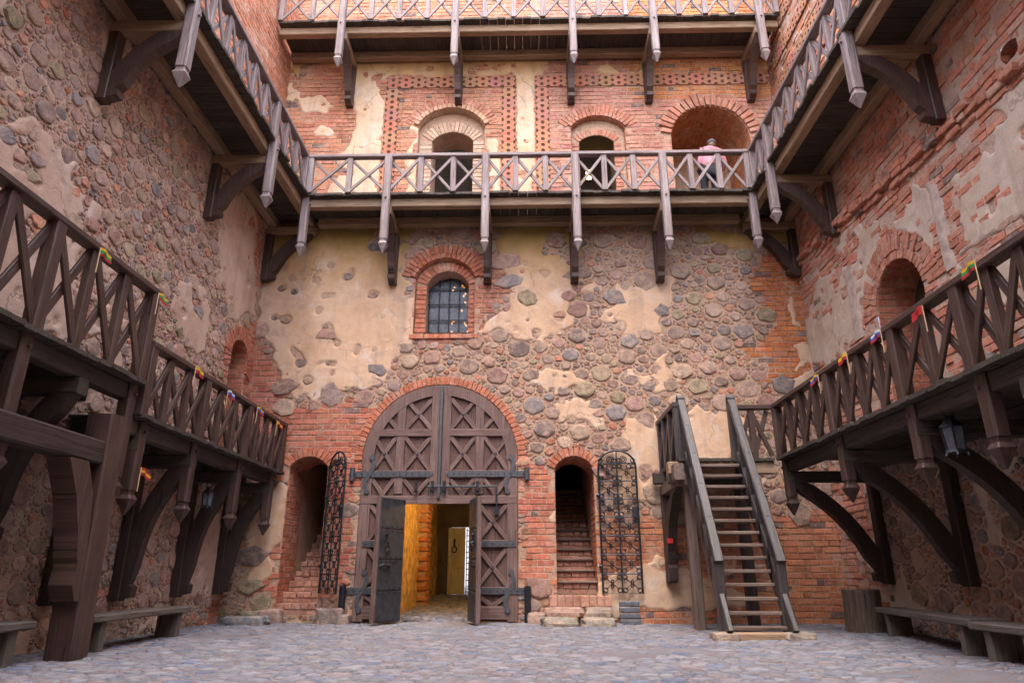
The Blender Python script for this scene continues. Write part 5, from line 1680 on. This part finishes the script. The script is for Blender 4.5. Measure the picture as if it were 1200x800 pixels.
# ------------------------------------------------------------------ wrought iron grille doors
def grille(h, ang, W, H, label):
    h = np.array(h, float); d = np.array((math.cos(ang), math.sin(ang), 0))
    t = thing('iron_grille_door', h, label, 'gate', 'wrought iron grille doors')
    P = lambda a, b: h + d * a + ZU * b
    arch = [P(0, 0), P(0, H - 0.28)] + [P(W / 2 - W / 2 * math.cos(c), H - 0.28 + 0.28 * math.sin(c)) for c in np.linspace(0.25, math.pi - 0.25, 9)] + [P(W, H - 0.28), P(W, 0)]
    m = MB(); m.tube(arch, 0.018, 6, True); m.build('frame', 'iron', t)
    m = MB(); m.tube([P(W / 2, 0), P(W / 2, H)], 0.012, 5); m.build('centre_bar', 'iron', t)
    nr = 7; rh = (H - 0.22) / nr
    sc = MB()
    def ring(a, b, r): sc.tube([P(a + r * math.cos(c), b + r * math.sin(c)) for c in np.linspace(0, 2 * math.pi, 10)[:-1]], 0.010, 4, True)
    for k in range(1, nr + 1):
        b = k * rh
        m = MB(); m.tube([P(0, b), P(W, b)], 0.010, 5); m.build('crossbar', 'iron', t)
    for k in range(nr + 1):
        b = k * rh
        for a in (0.0, W / 2, W):
            for sa in (-1, 1):
                for sb in (-1, 1):
                    aa = a + sa * 0.045; bb = b + sb * 0.05
                    if 0 < aa < W and 0.02 < bb < H - 0.15: ring(aa, bb, 0.036)
            if 0 < a < W and 0 < b < H - 0.1: sc.tube([P(a, b) + np.cross(d, ZU) * 0.012, P(a, b) - np.cross(d, ZU) * 0.012], 0.02, 6)
        if k < nr:
            for a0, a1 in ((0, W / 2), (W / 2, W)):
                sc.tube([P(a0 + 0.05, b + 0.06), P((a0 + a1) / 2 - 0.01, b + rh / 2), P(a0 + 0.05, b + rh - 0.06)], 0.010, 4)
                sc.tube([P(a1 - 0.05, b + 0.06), P((a0 + a1) / 2 + 0.01, b + rh / 2), P(a1 - 0.05, b + rh - 0.06)], 0.010, 4)
                ring((a0 + a1) / 2, b + rh / 2 + 0.035, 0.02); ring((a0 + a1) / 2, b + rh / 2 - 0.035, 0.02)
    for s_ in (-1, 1):
        ring(W / 2 + s_ * 0.11, H - 0.16, 0.06); ring(W / 2 + s_ * 0.11, H - 0.16, 0.03); ring(W / 2 + s_ * 0.2, H - 0.27, 0.04)
    sc.build('scrollwork', 'iron', t)
    m = MB()
    n_ = np.cross(d, ZU) * 0.012
    for b in (0.42, H - 0.75): m.tube([P(-0.05, b), P(0.0, b)], 0.03, 8)
    m.build('hinges', 'iron', t)
    if True:
        m = MB(); q = P(W - 0.10, H * 0.52); m.add([q - n_, q + d * 0.08 - n_, q + d * 0.08 + ZU * 0.16 - n_, q + ZU * 0.16 - n_, q + n_, q + d * 0.08 + n_, q + d * 0.08 + ZU * 0.16 + n_, q + ZU * 0.16 + n_],
              [(0, 3, 2, 1), (4, 5, 6, 7), (0, 1, 5, 4), (1, 2, 6, 5), (2, 3, 7, 6), (3, 0, 4, 7)]); m.build('lock_box', 'iron', t)
grille((1.24, -0.06, 0.46), math.radians(-5), 0.64, 2.32, 'tall wrought iron scroll grille opened flat beside the right doorway')
grille((-3.42, -0.06, 0.46), math.radians(-48), 0.60, 2.28, 'tall wrought iron scroll grille half open beside the left doorway')

# ------------------------------------------------------------------ benches, stump and small things in the yard
def bench(c0, c1, depth, zs, label, inward, legs=(0.06, 0.72)):
    c0 = np.array((c0[0], c0[1], 0.0)); c1 = np.array((c1[0], c1[1], 0.0)); a = c1 - c0; L = np.linalg.norm(a); a /= L
    nrm = np.array((inward[0], inward[1], 0.0)); nrm -= a * (nrm @ a); nrm /= np.linalg.norm(nrm)
    t = thing('bench', (c0 + c1) / 2, label, 'bench', 'plank benches along the walls')
    m = MB(); q = nrm * depth / 2 + ZU * (zs - 0.035); m.beam(c0 + q, c1 + q, depth, 0.07, ch=0.012); m.build('seat', 'wood_bench', t)
    for k in legs:
        p = c0 + a * L * k + nrm * depth / 2
        m = MB(); m.beam(p - ZU * 0.04, p + ZU * (zs - 0.07), depth * 0.8, 0.10, up=a, ch=0.01); m.build('leg', 'wood_bench', t)
    return t
bench((4.30, -4.62), (4.68, -1.95), 0.36, 0.34, 'long grey plank bench under the right gallery, next to the log stump', (1, 0), (0.12, 0.9))
bench((4.22, -6.7), (4.22, -4.72), 0.36, 0.33, 'plank bench cut by the right edge of the picture', (1, 0), (0.9, 0.1))
bench((-4.36, -4.55), (-4.42, -2.35), 0.34, 0.36, 'grey plank bench under the left gallery beyond the thick post', (-1, 0), (0.12, 0.9))
bench((-4.42, -7.4), (-4.42, -5.32), 0.34, 0.36, 'plank bench cut by the left edge of the picture', (-1, 0), (0.1, 0.9))
# stump
sp = PZ(1022, 741, 0.0) ; sx, sy = 4.72, -1.55
m = MB(); rgs = np.random.default_rng(5); pts = []
n = 22; prof = [(0.0, 1.12), (0.08, 1.04), (0.25, 0.99), (0.45, 0.98), (0.56, 1.0), (0.575, 0.95)]
vs = []; rad = [0.24 * (1 + 0.09 * math.sin(3 * 2 * math.pi * k / n + 1) + rgs.uniform(-0.05, 0.05)) for k in range(n)]
for (z, s_) in prof:
    for k in range(n): vs.append((sx + rad[k] * s_ * math.cos(2 * math.pi * k / n), sy + rad[k] * s_ * math.sin(2 * math.pi * k / n), z - 0.02))
fs = [(i * n + k, i * n + (k + 1) % n, (i + 1) * n + (k + 1) % n, (i + 1) * n + k) for i in range(len(prof) - 1) for k in range(n)]
m.add(vs, fs, gc=[(v[2] * 0.9 + 3, v[0] * 1.2, v[1] * 1.2) for v in vs])
st = thing('tree_stump', (sx, sy, 0), 'upright log stump standing at the far end of the right bench', 'stump')
m.build('trunk', 'wood_bark', st)
m = MB(); vs = [(sx + rad[k] * 0.95 * math.cos(2 * math.pi * k / n), sy + rad[k] * 0.95 * math.sin(2 * math.pi * k / n), 0.556) for k in range(n)]
m.add(vs, [tuple(range(n))]); m.build('cut_top', 'wood_bench', st)
# slate block leaning on the wall foot
sl_ = thing('slate_block', (1.62, -0.2, 0), 'small dark slate slab of stacked courses leaning at the wall below the right grille', 'slab')
for k in range(4):
    m = MB(); z = 0.0 + k * 0.088; y = -0.30 + k * 0.035
    m.beam((1.47, y, z + 0.043), (1.79, y, z + 0.043), 0.08, 0.08, ch=0.012); m.build('course', 'slate', sl_)
m = MB(); q = PY(785, 634, -0.4); m.box((q[0] - 0.04, -0.42, q[2] - 0.03), (q[0] + 0.05, -0.38, q[2] + 0.05)); rt_ = m.build('red_tag', 'red_paint', None)
tag(rt_, 'small red box fixed beside the stair landing support', 'box')

# ------------------------------------------------------------------ little flags on the rails
def flag(p, cols, label, out, grp):
    p = np.array(p, float); out = np.array((out[0], out[1], 0.0)); al = np.array((-out[1], out[0], 0.0))
    if al[1] > 0: al = -al
    t = thing('hand_flag', p, label, 'flag', grp)
    b0 = p - ZU * 0.20 + out * 0.02 - al * 0.02; b1 = p + ZU * 0.05 + out * 0.04 + al * 0.01
    m = MB(); m.tube([b0, b1], 0.005, 5); m.build('stick', 'stick', t)
    n = len(cols); hgt = 0.08; Wd = 0.11
    for k, c in enumerate(cols):
        m = MB(); vs = []
        N_ = 6
        for i in range(N_ + 1):
            q = i / N_
            for j in (0, 1):
                z = 0.05 - (k + j) * hgt / n
                base = b1 + (b0 - b1) * ((0.05 - z) / 0.25)
                droop = -0.06 * q * q
                vs.append(base - al * (Wd * q * 0.8) + out * (0.07 * q + 0.015 * math.sin(q * 6 + k * 0.4)) + ZU * (droop))
        fs = [(2 * i, 2 * i + 1, 2 * i + 3, 2 * i + 2) for i in range(N_)]
        m.add(vs, fs); m.build('stripe', c, t)
LT = ('flag_yellow', 'flag_green', 'flag_red'); DE = ('flag_black', 'flag_red', 'flag_yellow'); RU = ('flag_white', 'flag_blue', 'flag_red'); UA = ('flag_yellow', 'flag_blue', 'flag_red'); ES = ('flag_red', 'flag_yellow', 'flag_red')
for (x, y, X, dz, cols, lab) in (
        (113, 296, G1L, 0, LT, 'yellow green red hand flag on the near left rail, left one'),
        (182, 348, G1L, 0, LT, 'yellow green red hand flag at the corner post of the near left rail'),
        (226, 434, G1L, 0, ('flag_yellow', 'flag_red'), 'yellow and red hand flag on the far left rail, nearest the camera'),
        (264, 461, G1L, 0, RU, 'white blue red hand flag on the far left rail'),
        (299, 480, G1L, 0, UA, 'yellow blue red hand flag on the far left rail'),
        (322, 496, G1L, 0, ES, 'red and yellow hand flag at the far end of the left rail')):
    q = PXp(x, y, X + 0.02); flag(q, cols, lab, (1, 0), 'hand flags on the left rails')
for (x, y, cols, lab) in (
        (1148, 312, LT, 'yellow green red hand flag on the right rail, nearest the camera'),
        (1086, 364, ('flag_red', 'flag_red'), 'plain red hand flag on the right rail'),
        (1036, 391, RU, 'white blue red hand flag on the right rail'),
        (996, 418, ('flag_yellow', 'flag_red'), 'yellow and red hand flag on the right rail'),
        (962, 443, UA, 'yellow blue red hand flag on the right rail, farthest from the camera')):
    q = PXp(x, y, G1R - 0.02); flag(q, cols, lab, (-1, 0), 'hand flags on the right rail')
q = PXp(161, 553, G1L + 0.02); flag(q, ES, 'red and yellow hand flag hanging low beside the pointed post of the near left gallery', (1, 0), 'hand flags on the left rails')

# ------------------------------------------------------------------ visitor in the arched niche
def skin_obj(name, verts, edges, rad, mat, parent, root=0, sub=2):
    off = np.array(BASE[parent.name])
    me = bpy.data.meshes.new(name)
    me.from_pydata([tuple(np.array(v, float) - off) for v in verts], edges, [])
    o = bpy.data.objects.new(name, me); COL.objects.link(o); o.parent = parent; BASE[o.name] = tuple(off)
    sm = o.modifiers.new('skin', 'SKIN')
    sm.use_smooth_shade = True
    if not me.skin_vertices: me.skin_vertices.new()
    for i, r in enumerate(rad):
        me.skin_vertices[0].data[i].radius = (r, r) if not isinstance(r, tuple) else r
        me.skin_vertices[0].data[i].use_root = (i == root)
    o.modifiers.new('sub', 'SUBSURF').levels = sub
    o.modifiers['sub'].render_levels = sub
    me.materials.append(MATS[mat])
    return o
px_, py_, pz_ = 3.62, -0.32, D2 - 0.0
per = thing('person', (px_, py_, pz_), 'visitor in pink padded jacket, grey hat and dark trousers bending in the upper arch', 'person')
w = lambda x, y, z: (px_ + x, py_ + y, pz_ + z)
# continuous body, bending a little forward and to the right, back to the yard
bv = [w(0, 0, 0.86), w(0.03, 0.02, 1.05), w(0.08, 0.07, 1.25), w(0.11, 0.10, 1.36), w(0.14, 0.14, 1.44), w(0.16, 0.17, 1.52), w(0.165, 0.18, 1.60),
      w(-0.10, 0, 0.80), w(-0.11, 0.03, 0.44), w(-0.12, -0.03, 0.09), w(-0.12, 0.10, 0.03),
      w(0.10, 0, 0.80), w(0.11, 0.05, 0.44), w(0.12, -0.01, 0.09), w(0.12, 0.13, 0.03),
      w(-0.07, 0.08, 1.33), w(-0.12, 0.10, 1.07), w(-0.02, 0.26, 0.98), w(0.03, 0.32, 0.98),
      w(0.28, 0.10, 1.32), w(0.37, 0.15, 1.08), w(0.34, 0.33, 1.02), w(0.33, 0.40, 1.03)]
be = [(0, 1), (1, 2), (2, 3), (3, 4), (4, 5), (5, 6), (0, 7), (7, 8), (8, 9), (9, 10), (0, 11), (11, 12), (12, 13), (13, 14), (3, 15), (15, 16), (16, 17), (17, 18), (3, 19), (19, 20), (20, 21), (21, 22)]
br = [0.13, 0.12, 0.14, 0.11, 0.055, 0.085, 0.08, 0.085, 0.06, 0.045, 0.035, 0.085, 0.06, 0.045, 0.035, 0.055, 0.045, 0.035, 0.03, 0.055, 0.045, 0.035, 0.03]
skin_obj('body', bv, be, br, 'skin', per)
jv = [bv[0], bv[1], bv[2], bv[3], bv[15], bv[16], w(-0.04, 0.22, 1.0), bv[19], bv[20], w(0.345, 0.30, 1.03), w(0.13, 0.125, 1.42)]
skin_obj('jacket', jv, [(0, 1), (1, 2), (2, 3), (3, 4), (4, 5), (5, 6), (3, 7), (7, 8), (8, 9), (3, 10)], [0.175, 0.165, 0.18, 0.14, 0.085, 0.07, 0.055, 0.085, 0.07, 0.055, 0.07], 'jacket', per)
tv = [w(0, 0, 0.84), bv[7], bv[8], w(-0.12, -0.03, 0.10), bv[11], bv[12], w(0.12, -0.01, 0.10)]
skin_obj('trousers', tv, [(0, 1), (1, 2), (2, 3), (0, 4), (4, 5), (5, 6)], [0.15, 0.10, 0.075, 0.07, 0.10, 0.075, 0.07], 'trousers', per)
skin_obj('shoes', [w(-0.12, -0.05, 0.04), w(-0.12, 0.15, 0.03)], [(0, 1)], [0.05, 0.045], 'trousers', per, sub=1)
skin_obj('shoes', [w(0.12, -0.03, 0.04), w(0.12, 0.18, 0.03)], [(0, 1)], [0.05, 0.045], 'trousers', per, sub=1)
skin_obj('hair', [w(0.145, 0.13, 1.42), w(0.15, 0.14, 1.50), w(0.16, 0.16, 1.58)], [(0, 1), (1, 2)], [0.075, 0.095, 0.095], 'hair', per)
skin_obj('hat', [w(0.158, 0.165, 1.55), w(0.165, 0.175, 1.62), w(0.167, 0.18, 1.67)], [(0, 1), (1, 2)], [0.105, 0.10, 0.06], 'beanie', per)
# face: nose, eyes and mouth on the far side
fc = np.array(bv[5]) + np.array((0.02, 0.0, 0))
skin_obj('nose', [tuple(fc + np.array((0.03, 0.075, 0.02))), tuple(fc + np.array((0.035, 0.105, -0.01)))], [(0, 1)], [0.012, 0.016], 'skin', per, sub=1)
# quilting seams of the jacket
m = MB()
for (c, r) in ((w(0.015, 0.01, 0.94), 0.165), (w(0.04, 0.03, 1.06), 0.162), (w(0.06, 0.05, 1.16), 0.168), (w(0.085, 0.07, 1.26), 0.17)):
    m.tube([(c[0] + r * math.cos(a), c[1] + r * math.sin(a), c[2] + 0.01 * math.cos(a)) for a in np.linspace(0, 2 * math.pi, 17)[:-1]], 0.012, 5, True)
m.build('quilting', 'jacket', per)
